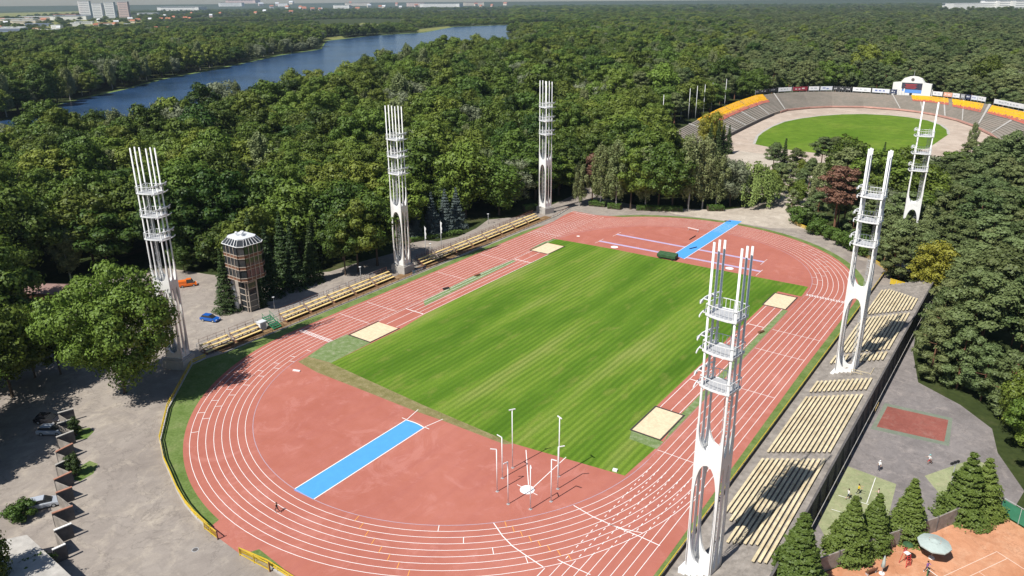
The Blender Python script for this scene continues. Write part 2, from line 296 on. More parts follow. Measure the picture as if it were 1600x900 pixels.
# ------------------------------------------------------------------ mesh helpers
class MB:
    def __init__(s): s.v = []; s.f = []; s.mi = []; s.cur = 0
    def face(s, pts):
        n = len(s.v); s.v += [tuple(p) for p in pts]; s.f.append(tuple(range(n, n+len(pts)))); s.mi.append(s.cur)
    def raw(s, vs, fs):
        n = len(s.v); s.v += [tuple(p) for p in vs]
        for f in fs: s.f.append(tuple(i+n for i in f)); s.mi.append(s.cur)
    def box(s, c, size, rot=0.0, tilt=None):
        x, y, z = (d/2 for d in size)
        vs = [Vector((a*x, b*y, d*z)) for d in (-1, 1) for b in (-1, 1) for a in (-1, 1)]
        if tilt is not None: vs = [tilt @ v for v in vs]
        if rot: q = Matrix.Rotation(rot, 3, 'Z'); vs = [q @ v for v in vs]
        s.raw([v+Vector(c) for v in vs], [(0, 2, 3, 1), (4, 5, 7, 6), (0, 1, 5, 4), (2, 6, 7, 3), (0, 4, 6, 2), (1, 3, 7, 5)])
    def beam(s, a, b, wd, ht):
        a, b = Vector(a), Vector(b); d = (b-a)
        if d.length < 1e-6: return
        u = d.normalized(); side = u.cross(Vector((0, 0, 1)))
        if side.length < 1e-4: side = Vector((1, 0, 0))
        side.normalize(); up = side.cross(u)
        vs = []
        for p in (a, b):
            for i, j in ((-1, -1), (1, -1), (1, 1), (-1, 1)): vs.append(p+side*i*wd/2+up*j*ht/2)
        s.raw(vs, [(0, 1, 2, 3), (7, 6, 5, 4), (0, 4, 5, 1), (1, 5, 6, 2), (2, 6, 7, 3), (3, 7, 4, 0)])
    def tube(s, pts, rad, n=8, cap=True):
        pts = [Vector(p) for p in pts]; rads = rad if isinstance(rad, (list, tuple)) else [rad]*len(pts)
        base = len(s.v); ref = None
        for i, p in enumerate(pts):
            d = (pts[min(i+1, len(pts)-1)]-pts[max(i-1, 0)]).normalized()
            a = d.cross(Vector((0, 0, 1)) if abs(d.z) < 0.9 else Vector((1, 0, 0))).normalized(); b = d.cross(a)
            for k in range(n):
                t = 2*math.pi*k/n; s.v.append(tuple(p+(a*math.cos(t)+b*math.sin(t))*rads[i]))
        for i in range(len(pts)-1):
            for k in range(n):
                k2 = (k+1) % n; s.f.append((base+i*n+k, base+i*n+k2, base+(i+1)*n+k2, base+(i+1)*n+k)); s.mi.append(s.cur)
        if cap:
            s.f.append(tuple(base+k for k in range(n))[::-1]); s.mi.append(s.cur)
            s.f.append(tuple(base+(len(pts)-1)*n+k for k in range(n))); s.mi.append(s.cur)
    def prism(s, poly, z0, z1):
        n = len(poly); b = len(s.v)
        s.v += [(x, y, z0) for x, y in poly]+[(x, y, z1) for x, y in poly]
        s.f.append(tuple(range(b+n-1, b-1, -1))); s.f.append(tuple(range(b+n, b+2*n))); s.mi += [s.cur]*2
        for i in range(n):
            j = (i+1) % n; s.f.append((b+i, b+j, b+n+j, b+n+i)); s.mi.append(s.cur)
    def lathe(s, prof, n=16, c=(0, 0, 0)):
        b = len(s.v)
        for r, z in prof:
            for k in range(n): s.v.append((c[0]+r*math.cos(2*math.pi*k/n), c[1]+r*math.sin(2*math.pi*k/n), c[2]+z))
        for i in range(len(prof)-1):
            for k in range(n):
                k2 = (k+1) % n; s.f.append((b+i*n+k, b+i*n+k2, b+(i+1)*n+k2, b+(i+1)*n+k)); s.mi.append(s.cur)
    def mesh(s, name, mats, smooth=False):
        me = bpy.data.meshes.new(name); me.from_pydata(s.v, [], s.f)
        for q in (mats if isinstance(mats, (list, tuple)) else [mats]): me.materials.append(q)
        if isinstance(mats, (list, tuple)): me.polygons.foreach_set('material_index', s.mi)
        if smooth: me.polygons.foreach_set('use_smooth', [True]*len(me.polygons))
        me.update(); return me
    def build(s, name, mats, parent=None, smooth=False):
        o = bpy.data.objects.new(name, s.mesh(name, mats, smooth)); COL.objects.link(o)
        if parent: o.parent = parent
        return o
def tag(o, label=None, cat=None, group=None, kind=None):
    if label:
        o['label'] = label
        if not 4 <= len(label.split()) <= 16: print('LABEL LENGTH', len(label.split()), label)
    if cat: o['category'] = cat
    if group: o['group'] = group
    if kind: o['kind'] = kind
    return o
def thing(name, label, cat, loc=(0, 0, 0), rz=0.0, group=None):
    o = bpy.data.objects.new(name, None); COL.objects.link(o); o.empty_display_size = 0.3
    o.location = loc; o.rotation_euler = (0, 0, rz); return tag(o, label, cat, group)
def copy_thing(src, loc=None, rz=None, label=None, group=None, scale=None):
    c = src.copy(); COL.objects.link(c)
    if loc is not None: c.location = loc
    if rz is not None: c.rotation_euler = (0, 0, rz)
    if scale is not None: c.scale = scale
    if label: c['label'] = label
    if group: c['group'] = group
    for ch in src.children:
        d = ch.copy(); COL.objects.link(d); d.parent = c
        for g in ch.children:
            e = g.copy(); COL.objects.link(e); e.parent = d
    return c
ORD = 'first second third fourth fifth sixth seventh eighth ninth tenth eleventh twelfth thirteenth fourteenth fifteenth sixteenth seventeenth eighteenth nineteenth twentieth'.split()
def nth(i):
    if i < 20: return ORD[i]
    t = ['twenty', 'thirty', 'forty', 'fifty', 'sixty'][(i+1)//10-2]
    return t.replace('ty', 'tieth') if (i+1) % 10 == 0 else t+'-'+ORD[(i+1) % 10-1]

def flat(name, polys, z, mat, kind='structure'):
    """level sheet made of one or more simple outlines, triangulated"""
    bm = bmesh.new()
    for poly in polys:
        vs = [bm.verts.new((x, y, z)) for x, y in poly]
        f = bm.faces.new(vs)
        f.normal_update()
        if f.normal.z < 0: f.normal_flip()
    bmesh.ops.triangulate(bm, faces=bm.faces[:])
    me = bpy.data.meshes.new(name); bm.to_mesh(me); bm.free(); me.materials.append(mat)
    o = bpy.data.objects.new(name, me); COL.objects.link(o)
    if kind: o['kind'] = kind
    return o

# ------------------------------------------------------------------ ground
TR, TL, LW, NL = 36.609, 84.276, 1.22, 8
HY = TL/2
def oval(r, n=64, hy=HY):
    p = [(r*math.cos(a), hy+r*math.sin(a)) for a in np.linspace(0, math.pi, n)]
    p += [(r*math.cos(a), -hy+r*math.sin(a)) for a in np.linspace(math.pi, 2*math.pi, n)]
    return p
def ring_clip(): pass
mb = MB()
G = 24000
rad = [0, 60, 120, 250, 500, 1000, 2000, 4000, 8000, 16000, 30000]
mb.face([(-200, -200, 0), (200, -200, 0), (200, 200, 0), (-200, 200, 0)])
prev = [(-200, -200), (200, -200), (200, 200), (-200, 200)]
for e in (1000, 5000, 30000):
    nxt = [(-e, -e), (e, -e), (e, e), (-e, e)]
    for i in range(4):
        j = (i+1) % 4; mb.face([(*prev[i], 0), (*nxt[i], 0), (*nxt[j], 0), (*prev[j], 0)])
    prev = nxt
gr = mb.build('ground', M['forest_floor']); gr['kind'] = 'structure'

PLAZA = [(-38, -125), (-62, -112), (-76, -92), (-92, -84), (-116, -72), (-113, -45), (-108, -36), (-96, -33), (-86, -30), (-79, -22), (-70, -13), (-69, -2), (-67, 8), (-69, 15), (-70, 21), (-64, 23), (-62, 30),
         (-63, 40), (-66, 50), (-60, 58), (-59, 75), (-60, 92), (-66, 104), (-62, 108), (-55, 99), (-44, 94), (-33, 93), (-22, 97), (-8, 104), (-3, 112), (0, 128), (6, 136), (14, 128), (15, 104), (22, 97.5), (34, 89.5), (47.5, 73),
         (52, 64), (62, 60), (62, 30), (50, -40), (50, -92), (20, -120)]
flat('plaza', [PLAZA], 0.006, M['plaza'])
flat('sand_area', [[(-33, 92.5), (-22, 96.5), (-8, 103.5), (-3, 111), (0, 127), (6, 135), (13.5, 127), (14.5, 104), (21, 97.5), (12, 92), (0, 92), (-20, 90)]], 0.010, M['sandpath'])
GRASS_OUT = TR+NL*LW+3.6
# verge ring round the track and the soil under the bleachers
vp = [(GRASS_OUT*math.cos(a)*0.985, HY+(GRASS_OUT)*math.sin(a)*0.985) for a in np.linspace(0, math.pi, 50)]
vp += [(-50.0, -58)] + [(-50.9, -61.5)]+[at(*q) for q in [(300, 570), (262, 640), (250, 690), (256, 720), (265, 740), (277, 768), (290, 790), (305, 808), (320, 822), (330, 831)]] + [(3, -91.2), (20, -90.6), (50, -90), (48.8, -60)]
flat('verge', [vp], 0.012, M['verge'])
flat('soil_strip', [[(-50.6, -58), (-50.2, 64), (-53.4, 64), (-53.4, -58)]], 0.015, M['soil'])
RED = TR+NL*LW+0.95
redpoly = [(RED, 0)] + [(RED*math.cos(a), HY+RED*math.sin(a)) for a in np.linspace(0, R(132), 44)] + [(-39.6, 74.4), (-RED-1.4, 74.4), (-RED-1.2, 68), (-RED, 60), (-RED, 0)]
redpoly += [(RED*math.cos(a), -HY+RED*math.sin(a)) for a in np.linspace(R(180), R(264), 40)] + [(-4.5, -91.3), (3.5, -91.6), (4.5, -89.6), (10, -90), (20, -100), (RED+0.9, -100), (RED+0.9, -60)]
flat('running_track', [redpoly], 0.018, M['track'])
flat('infield', [[(-28.9, -48.5), (-3, -50.0), (17, -50.6), (35.6, -47.9), (36.3, -36.2), (30.5, -36.2), (30.5, 40), (36.1, 39.8), (35.6, 47.2), (22, 46.8), (5.5, 46.3), (-17.7, 46.1), (-30.8, 45.3), (-37.4, 44.6), (-37.2, 40.3), (-30.6, 40.4), (-30.2, -19.5), (-29.0, -28.8)]], 0.024, M['field'])
flat('worn_turf', [[(-34.9, -49.3), (-36.5, -43), (-36.4, -37.4), (-29.2, -37.4), (-28.9, -48.4), (-33, -49)],
                   [(-37, 6), (-35.9, 22), (-34.6, 22), (-33.6, -16), (-35.8, -14)], [(36.4, -36.6), (35.0, -26.5), (34.9, 29.3), (36.2, 29.3), (36.4, 0)], [(30.6, -36.2), (36.4, -36.4), (36.4, -38.8), (31.5, -38.6)],
                   [(-37.3, 31.5), (-36.8, 40.2), (-36.9, 44.5), (-37.9, 40)]], 0.0265, M['worn_turf'])
flat('dry_strip', [[(-34.6, -51.8), (-34.9, -49.4), (-33, -49.1), (-28.9, -48.45), (-3, -49.95), (14, -50.5), (17, -50.65), (16, -51.6), (2.8, -51.9), (-3, -52.3), (-16, -52.4), (-28, -52.6)]], 0.029, M['dry_strip'])

# painted lines
lines = MB(); orange = MB(); kerb = MB()
ZL = 0.032
def strip(mb, a, b, wd=0.11, z=ZL):
    ax, ay = a; bx, by = b; d = math.hypot(bx-ax, by-ay)
    if d < 1e-6: return
    nx, ny = -(by-ay)/d*wd/2, (bx-ax)/d*wd/2
    mb.face([(ax-nx, ay-ny, z), (bx-nx, by-ny, z), (bx+nx, by+ny, z), (ax+nx, ay+ny, z)])
def arc(mb, c, r, a0, a1, wd=0.11, z=ZL, n=60):
    for i in range(n):
        t0 = a0+(a1-a0)*i/n; t1 = a0+(a1-a0)*(i+1)/n
        pts = [(c[0]+q*math.cos(t), c[1]+q*math.sin(t), z) for q, t in ((r-wd/2, t0), (r+wd/2, t0), (r+wd/2, t1), (r-wd/2, t1))]
        mb.face(pts)
for i in range(NL+1):
    r = TR+i*LW; tgt = kerb if i == 0 else lines
    wdt = 0.080 if i else 0.11
    arc(tgt, (0, HY), r, 0, math.pi, wdt); arc(tgt, (0, -HY), r, math.pi, 2*math.pi, wdt)
    if i: strip(lines, (r, -HY), (r, HY), wdt)
    else: strip(kerb, (-r, -HY), (-r, HY), 0.05); strip(kerb, (r, -HY), (r, HY), 0.05)
    strip(lines, (-r, -HY), (-r, HY), wdt)
    # chutes: solid outside the oval, dashed across it
    ro = TR+NL*LW
    for sx, sy, end in ((-1, 1, 73.6), (1, -1, -99)):
        dy = math.sqrt(max(ro*ro-r*r, 0)); y0 = HY+dy+0.35
        if y0 < abs(end): strip(lines, (sx*r, sy*y0), (sx*r, end), wdt, ZL+0.004)
        if 0 < i < NL:
            y = HY+1.5
            while y < HY+dy: strip(lines, (sx*r, sy*y), (sx*r, sy*(y+0.55)), 0.10, ZL+0.004); y += 1.25
def radial(a, i0, i1, cy, wd=0.11, mb=None, z=ZL+0.008):
    c, s = math.cos(a), math.sin(a)
    strip(mb or lines, ((TR+i0*LW)*c, cy+(TR+i0*LW)*s), ((TR+i1*LW)*c, cy+(TR+i1*LW)*s), wd, z)
for y in (-HY, -HY+0.9): strip(lines, (-TR, y), (-TR-NL*LW, y), 0.12, ZL+0.008); strip(lines, (TR, -y), (TR+NL*LW, -y), 0.12, ZL+0.008)
for k in range(NL):
    for sx, sy in ((-1, -1), (1, 1)):
        for q in (0.25, 0.75): strip(lines, (sx*(TR+(k+q)*LW), sy*HY-sy*0.12), (sx*(TR+(k+q)*LW), sy*HY-sy*0.78), 0.2, ZL+0.008)
for y in (-30.6, -22.2, 3, 21, 48): strip(lines, (-TR, y), (-TR-NL*LW, y), 0.10, ZL+0.008)
for y in (-38.9, -12, 6, 17): strip(lines, (TR, y), (TR+NL*LW, y), 0.10, ZL+0.008)
strip(lines, (-39.8, 73.6), (-TR-NL*LW-2.6, 73.3), 0.18, ZL+0.008)
for k in range(NL):                      # staggered start marks in both bends
    for a0, cy in ((R(188), -HY), (R(196), -HY), (R(12), HY), (R(20), HY)):
        radial(a0+k*R(5.2), k, k+1, cy)
    if k % 2 == 0: radial(R(304)+k*R(2.6), k, k+1, -HY, 0.1)
    radial(R(286)+k*R(2.1), k, k+1, -HY, 0.09, orange); radial(R(318)+k*R(1.2), k, k+1, -HY, 0.09, orange)
def curve_line(pts, wd=0.13):
    for a, b in zip(pts, pts[1:]): strip(lines, a, b, wd, ZL+0.012)
def q7(x, y): return at(800+x/4, 675+y/4)
curve_line([q7(385, 460), q7(500, 528), q7(640, 590), q7(800, 655), q7(925, 712)])
curve_line([q7(-115, 570), q7(-60, 650), q7(0, 712), q7(90, 775), q7(195, 845)])
curve_line([q7(600, 575), q7(700, 608), q7(815, 632)], 0.11)
curve_line([q7(285, 798), q7(320, 818), q7(490, 893)], 0.11)
# blue javelin runways, hammer circle, jump runways
BL = [(-1.95, -78.8), (2.05, -78.8), (2.05, -55.3), (-1.95, -55.3)]
for x in (-2.05, 2.12): strip(lines, (x, -78.7), (x, -55.0), 0.16)
arc(lines, (0, -63.1), 8.0, R(75.2), R(104.8), 0.18, n=12)
strip(lines, (-2.1, -55.2), (-3.1, -55.2), 0.12); strip(lines, (2.1, -55.2), (3.1, -55.2), 0.12)
strip(lines, (-2.05, -55.0), (-2.7, -51.6), 0.12); strip(lines, (2.1, -55.0), (2.9, -51.5), 0.12)
arcp = [(0+8.0*math.sin(a), -63.1+8.0*math.cos(a)) for a in np.linspace(R(14.2), R(-14.2), 9)]
flat('blue_runway', [[(-1.97, -78.9), (2.04, -78.75)]+arcp, [(-1.95, 51.2), (1.95, 49.6), (1.95, 94.2), (-1.95, 93.4)]], 0.0265, M['blue_lane'])
for x in (-2.05, 2.05): strip(lines, (x, 49.4), (x, 90), 0.14)
lav = [[(-25.0, 49.9), (22.4, 51.0), (22.4, 52.1), (-25.0, 51.0)], [(-24.0, 58.7), (20.6, 58.9), (20.6, 60.0), (-24.0, 59.8)]]
flat('lilac_runway', lav, 0.0245, M['lavender'])
for y, x0, x1 in ((50.45, -25, 22.4), (59.35, -24, 20.6)):
    for sx in (x0, x1): strip(lines, (sx, y-2.6), (sx, y+2.6), 0.09)
HC = (25.7, -59.15)
cp = [(HC[0]+1.07*math.cos(a), HC[1]+1.07*math.sin(a)) for a in np.linspace(0, 2*math.pi, 28)[:-1]]
lines.face([(x, y, ZL+0.004) for x, y in cp])
strip(lines, (25.2, -58.1), (19.7, -50.9), 0.12); strip(lines, (26.1, -58.1), (25.9, -48.9), 0.12)
strip(lines, (HC[0]-1.9, HC[1]+0.15), (HC[0]-1.1, HC[1]+0.1), 0.1); strip(lines, (HC[0]+1.1, HC[1]-0.1), (HC[0]+1.9, HC[1]-0.15), 0.1)
for (x, y, rr) in ((-18.6, 47.9, 1.05), (14.9, 49.2, 1.05), (-32.6, 51.0, 0.5)):
    lines.face([(x+rr*math.cos(a), y+rr*math.sin(a), ZL+0.004) for a in np.linspace(0, 2*math.pi, 22)[:-1]])
# long-jump runway lines
for x in (-36.0, -33.4, -30.5): strip(lines, (x, -28.6), (x, 31.5), 0.11)
for x in (-34.9, -32.0): strip(lines, (x, -19.5), (x, 24), 0.09)
for y in (-19.8, 23): strip(lines, (-36.0, y), (-30.5, y), 0.22)
for x in (31.2, 33.2, 34.8): strip(lines, (x, -26.6), (x, 29.4), 0.10)
for y in (-14, 17): strip(lines, (31.2, y), (34.8, y), 0.2)
o = lines.build('track_line_markings', M['line']); o['kind'] = 'structure'
o = kerb.build('track_kerb_line', M['kerb_line']); o['kind'] = 'structure'
o = orange.build('orange_track_markings', M['line_orange']); o['kind'] = 'structure'
flat('jump_runway', [[(30.7, -26.9), (35.1, -27.0), (35.0, 29.4), (30.7, 29.6)]], 0.0268, M['track'])

# far setting: river, meadows, speedway surfaces
FARB = [at(*q) for q in [(50, 177), (85, 165), (140, 152), (195, 140), (255, 124), (335, 109), (400, 95), (435, 87), (502, 77), (510, 64), (580, 56), (662, 51), (710, 42), (790, 39)]]
NEARB = [at(*q, 17) for q in [(0, 190), (130, 179), (240, 162), (325, 144), (400, 140), (520, 115), (575, 105), (600, 88), (660, 73), (712, 73), (742, 72), (778, 65)]]
NEARB = [(x-4, y+7) for x, y in NEARB]
RIVER = [(-425, 30)]+FARB+[(-1300, 1950), (-1150, 1950), (-1010, 1400), (-949, 1253), (-800, 1060), (-640, 850)]+NEARB[::-1]+[(-335, -8)]
flat('river_water', [RIVER], 0.02, M['water'])
# narrow reedy bank strips on the far shore
bank = [FARB[0]]+FARB[1:]
bo = []
for i, (x, y) in enumerate(FARB): bo.append((x-9-0.004*abs(y), y+5+0.004*abs(y)))
flat('river_bank', [FARB+bo[::-1]], 0.03, M['verge'])
MEADOW = [[at(545, 43), at(590, 46), at(600, 39), at(566, 35.5)], [at(655, 50.5), at(708, 43), at(700, 41), at(640, 47)], [at(505, 65), at(540, 60), at(532, 55.5), at(503, 60)]]
TOWNLAND = [at(-40, 62), at(60, 60), at(140, 50), at(225, 40), at(225, 31), at(-40, 30)]
AIRFIELD = [[at(-20, 29), at(128, 22), at(128, 17.5), at(-20, 21)]]
flat('meadow', [p for p in MEADOW+AIRFIELD+[TOWNLAND]], 0.012, M['meadow'])

# ------------------------------------------------------------------ trees
def quads_mesh(name, C, N, S, mats, trunk=None, stretch=1.0, hang=0.0):
    n = len(C)
    N = N/np.linalg.norm(N, axis=1)[:, None]
    ref = rng.normal(size=(n, 3)); T = np.cross(N, ref); T /= np.linalg.norm(T, axis=1)[:, None]
    if hang:
        dn = np.tile(np.array([0, 0, -1.0]), (n, 1)); T2 = dn-N*np.sum(dn*N, 1)[:, None]; l = np.linalg.norm(T2, axis=1)
        ok = l > 0.2; T[ok] = T[ok]*(1-hang)+T2[ok]/l[ok][:, None]*hang; T /= np.linalg.norm(T, axis=1)[:, None]
    B = np.cross(N, T); S = S[:, None]
    j = lambda: rng.uniform(0.7, 1.3, (n, 1))
    V = np.stack([C-T*S*stretch*j()-B*S*0.35*j(), C+B*S*-0.9*j()+T*S*0.1, C+T*S*stretch*j()+B*S*0.25*j(), C+B*S*0.9*j()-T*S*0.15], 1).reshape(-1, 3)
    F = [(4*i, 4*i+1, 4*i+2, 4*i+3) for i in range(n)]
    v = V.tolist(); mi = [0]*n
    if trunk is not None:
        k = len(v); v += trunk.v; F += [tuple(a+k for a in f) for f in trunk.f]; mi += [1]*len(trunk.f)
    me = bpy.data.meshes.new(name); me.from_pydata(v, [], F)
    for q in mats: me.materials.append(q)
    me.polygons.foreach_set('material_index', mi); me.update(); return me
def lobes_cloud(lobes, n, size, jit=0.55, up=0.25, flatn=0.0):
    L = np.array([(*c, *r) for c, r in lobes]); wts = (L[:, 3]*L[:, 4]+L[:, 3]*L[:, 5]); wts /= wts.sum()
    idx = rng.choice(len(L), n, p=wts)
    d = rng.normal(size=(n, 3)); d[:, 2] += up; d /= np.linalg.norm(d, axis=1)[:, None]
    rr = rng.uniform(0.0, 1.0, n)**0.22
    bump = 1+0.18*np.sin(d[:, 0]*7+idx)+0.14*np.sin(d[:, 1]*9+idx*2)+0.12*np.sin(d[:, 2]*8+idx*3)
    C = L[idx, :3]+L[idx, 3:6]*d*(rr*bump)[:, None]
    N = d+rng.normal(size=(n, 3))*jit; N[:, 2] += flatn
    return C, N, size*rng.uniform(0.65, 1.35, n)
def crown_lobes(h0, h1, rmax, k, lr, top=0.55, shape=1.0):
    out = []; zc = h0+(h1-h0)*0.52; hz = (h1-h0)/2
    for i in range(k):
        z = 1-2*(i+0.5)/k; a = i*2.399963+random.uniform(-0.4, 0.4)
        q = math.sqrt(1-z*z)**shape; s = random.uniform(0.62, 0.98)
        zz = z if z > 0 else z*0.95
        r = lr*random.uniform(0.7, 1.25)
        out.append(((rmax*s*q*math.cos(a)*(1-0.0*z), rmax*s*q*math.sin(a), zc+hz*s*zz*0.92), (r, r, r*0.78)))
    for i in range(k//4):
        a = random.uniform(0, 6.28); q = random.uniform(0, 0.45)
        out.append(((rmax*q*math.cos(a), rmax*q*math.sin(a), zc+hz*random.uniform(-0.5, 0.5)), (lr*1.2, lr*1.2, lr)))
    return out
def trunk_mb(h, r, limbs=5, spread=2.5, start=0.35, n=6, lean=0.3):
    mb = MB(); dx, dy = random.uniform(-lean, lean), random.uniform(-lean, lean)
    mb.tube([(0, 0, -0.3), (0, 0, 0.5), (dx*0.4, dy*0.4, h*0.4), (dx, dy, h*0.8)], [r*1.5, r, r*0.75, r*0.3], n)
    for i in range(limbs):
        t = start+(0.75-start)*i/max(limbs-1, 1); a = i*2.4+random.uniform(-0.3, 0.3)
        z = h*t; s = spread*random.uniform(0.7, 1.1)
        b = (dx*t, dy*t, z); mid = (b[0]+math.cos(a)*s*0.5, b[1]+math.sin(a)*s*0.5, z+s*0.35); e = (b[0]+math.cos(a)*s, b[1]+math.sin(a)*s, z+s*0.85)
        mb.tube([b, mid, e], [r*0.45, r*0.3, r*0.1], 5, False)
    return mb
def broad(h=19, rm=5.2, k=26, n=3400, size=0.42, h0f=0.16, lr=2.0, seed=0):
    lob = crown_lobes(h*h0f, h, rm, k, lr); return lobes_cloud(lob, n, size, 0.29, 0.45), trunk_mb(h*0.85, 0.28, 5, rm*0.6)
def pine(h=17, rm=4.0, k=20, n=2600, size=0.36, h0f=0.42):
    lob = []
    for i in range(k):
        t = (i+0.5)/k; z = h*(h0f+(1-h0f)*t); q = rm*math.sin(math.pi*min(1, 0.18+0.78*t))**0.8*random.uniform(0.35, 0.95); a = i*2.4+random.uniform(-0.5, 0.5)
        r = random.uniform(1.0, 1.8); lob.append(((q*math.cos(a), q*math.sin(a), z), (r, r, r*0.52)))
    tr = MB(); tr.tube([(0, 0, -0.3), (0.1, 0.05, h*0.45), (0.0, 0.15, h*0.95)], [0.24, 0.18, 0.06], 6)
    for (c, r) in lob[::2]: tr.tube([(0, 0, c[2]-0.8), (c[0]*0.9, c[1]*0.9, c[2])], [0.08, 0.03], 4, False)
    return lobes_cloud(lob, n, size, 0.45, 0.5, 0.35), tr
def spruce(h=15, rm=3.2, levels=22, n=2600, size=0.30, droop=0.42, gap=0.0):
    C, N, S = [], [], []
    tot = 0
    for l in range(levels):
        t = (l+0.5)/levels; z = h*(0.05+0.95*t); rl = rm*(1-t)**1.0*random.uniform(0.85, 1.12)+0.06
        nb = max(5, int(12*(1-t)+4)); off = random.uniform(0, 6.28)
        for b in range(nb):
            a = off+2*math.pi*b/nb+random.uniform(-0.2, 0.2); ln = rl*random.uniform(0.75, 1.15)
            m_ = max(4, int(n/levels/nb*(0.5+ln/rm*1.1)))
            s = np.sqrt(rng.uniform(0.02, 1, m_))*ln; wv = rng.normal(0, 0.10+0.13*s, m_)
            zz = z+0.10*s-droop*s*s/max(rm, 1)*0.55-droop*0.35*s+rng.normal(0, 0.10, m_)
            C.append(np.stack([math.cos(a)*s-math.sin(a)*wv, math.sin(a)*s+math.cos(a)*wv, zz], 1))
            nn = rng.normal(size=(m_, 3))*0.45; nn[:, 2] += 0.9; nn[:, 0] += math.cos(a)*0.6; nn[:, 1] += math.sin(a)*0.6
            N.append(nn); S.append(size*rng.uniform(0.6, 1.3, m_))
    tr = MB(); tr.tube([(0, 0, -0.3), (0, 0, h*0.5), (0, 0, h*1.0)], [0.22, 0.14, 0.02], 6)
    return (np.concatenate(C), np.concatenate(N), np.concatenate(S)), tr
def birch(h=18, rm=3.4, n=3000, size=0.30):
    lob = []
    for i in range(26):
        t = (i+0.5)/26; z = h*(0.22+0.76*t); q = rm*math.sin(math.pi*(0.12+0.83*t))**0.8*random.uniform(0.3, 1.0); a = i*2.4
        lob.append(((q*math.cos(a), q*math.sin(a), z), (1.0, 1.0, 1.9)))
    return lobes_cloud(lob, n, size, 0.6, 0.1), trunk_mb(h*0.95, 0.2, 6, rm*0.6, 0.3)
def willow(h=11, rm=5.5, n=15000, size=0.14):
    C, N, S = [], [], []
    for i in range(150):
        a = random.uniform(0, 6.28); q = rm*math.sqrt(random.uniform(0.02, 1)); ztop = h*(1-0.42*(q/rm)**2)*random.uniform(0.86, 1.0); ln = random.uniform(0.45, 0.92)*ztop
        m_ = n//150; s = rng.uniform(0, 1, m_)
        C.append(np.stack([math.cos(a)*(q+0.25*s)+rng.normal(0, 0.22, m_), math.sin(a)*(q+0.25*s)+rng.normal(0, 0.22, m_), ztop-ln*s+rng.normal(0, 0.2, m_)], 1))
        nn = rng.normal(size=(m_, 3))*0.5; nn[:, 0] += math.cos(a); nn[:, 1] += math.sin(a); nn[:, 2] += 0.5; N.append(nn); S.append(size*rng.uniform(0.6, 1.3, m_))
    return (np.concatenate(C), np.concatenate(N), np.concatenate(S)), trunk_mb(h*0.8, 0.35, 6, rm*0.6, 0.35)

class Kind: pass
KINDS = {}
def make_kind(key, cloud_trunk, lm, bm_, hang=0.0, stretch=1.0):
    (C, N, S), tr = cloud_trunk
    k = Kind(); k.crown = quads_mesh('crown', C, N, S, [lm], hang=hang, stretch=stretch); k.trunk = tr.mesh('trunk', bm_)
    k.both = bpy.data.objects.new('tree_source', quads_mesh('forest_tree', C, N, S, [lm, bm_], tr, hang=hang, stretch=stretch))
    k.h = float(C[:, 2].max()); k.r = float(np.percentile(np.hypot(C[:, 0], C[:, 1]), 97))
    KINDS.setdefault(key, []).append(k); return k
for s_ in range(4):
    make_kind('broad', broad(random.uniform(18, 22), random.uniform(5.6, 7.0), random.choice((20, 25, 31)), 12500, 0.265, random.uniform(0.10, 0.18), random.uniform(1.8, 2.5)), M['leaf'], M['bark'])
for s_ in range(3): make_kind('pine', pine(random.uniform(15, 18), random.uniform(3.6, 4.6), random.choice((20, 25, 30)), 9000, 0.19, random.uniform(0.36, 0.48)), M['pine_leaf'], M['pine_bark'])
for s_ in range(2): make_kind('spruce', spruce(15, 2.9, 20, 9000, 0.16, 0.5), M['spruce_leaf'], M['bark'])
for s_ in range(2): make_kind('birch', birch(random.uniform(16, 18), random.uniform(3.2, 3.8), 9000, 0.18), M['birch_leaf'], M['birch_bark'], hang=0.6)
make_kind('silver', broad(17, 5.8, 26, 11000, 0.22, 0.08, 2.0), M['silver_leaf'], M['bark'])
make_kind('willow', willow(), M['willow_leaf'], M['bark'], hang=0.85, stretch=1.5)
make_kind('blue', spruce(12, 3.4, 16, 10000, 0.14, 0.3), M['blue_spruce_leaf'], M['bark'])
for s_ in range(4): make_kind('young', spruce(10, random.uniform(2.5, 3.2), random.choice((11, 13, 15)), 22000, 0.105, random.uniform(0.45, 0.8)), M['young_spruce_leaf'], M['bark'])
make_kind('yellow', broad(11, 4.4, 24, 10000, 0.18, 0.06, 1.6), M['yellow_leaf'], M['bark'])
for s_ in range(2): make_kind('lowpine', pine(random.uniform(12, 14), 4.6, 26, 11000, 0.18, 0.10), M['pine_leaf'], M['pine_bark'])
make_kind('dead', pine(17, 3.6, 20, 8000, 0.16, 0.5), M['dead_leaf'], M['pine_bark'])
make_kind('plane', broad(22, 11.0, 85, 60000, 0.20, 0.10, 2.3), M['plane_leaf'], M['bark'])
make_kind('bush', broad(3.2, 2.2, 16, 5000, 0.13, 0.02, 0.85), M['hedge_leaf'], M['bark'])
make_kind('column', broad(3.6, 0.95, 14, 4000, 0.09, 0.02, 0.5), M['spruce_leaf'], M['bark'])
KNAME = dict(broad='broadleaf_tree', pine='pine_tree', spruce='spruce_tree', birch='birch_tree', silver='willow_tree', willow='weeping_willow', blue='blue_spruce', young='spruce_tree', yellow='broadleaf_tree', dead='pine_tree', lowpine='pine_tree', plane='plane_tree', bush='shrub', column='columnar_shrub')
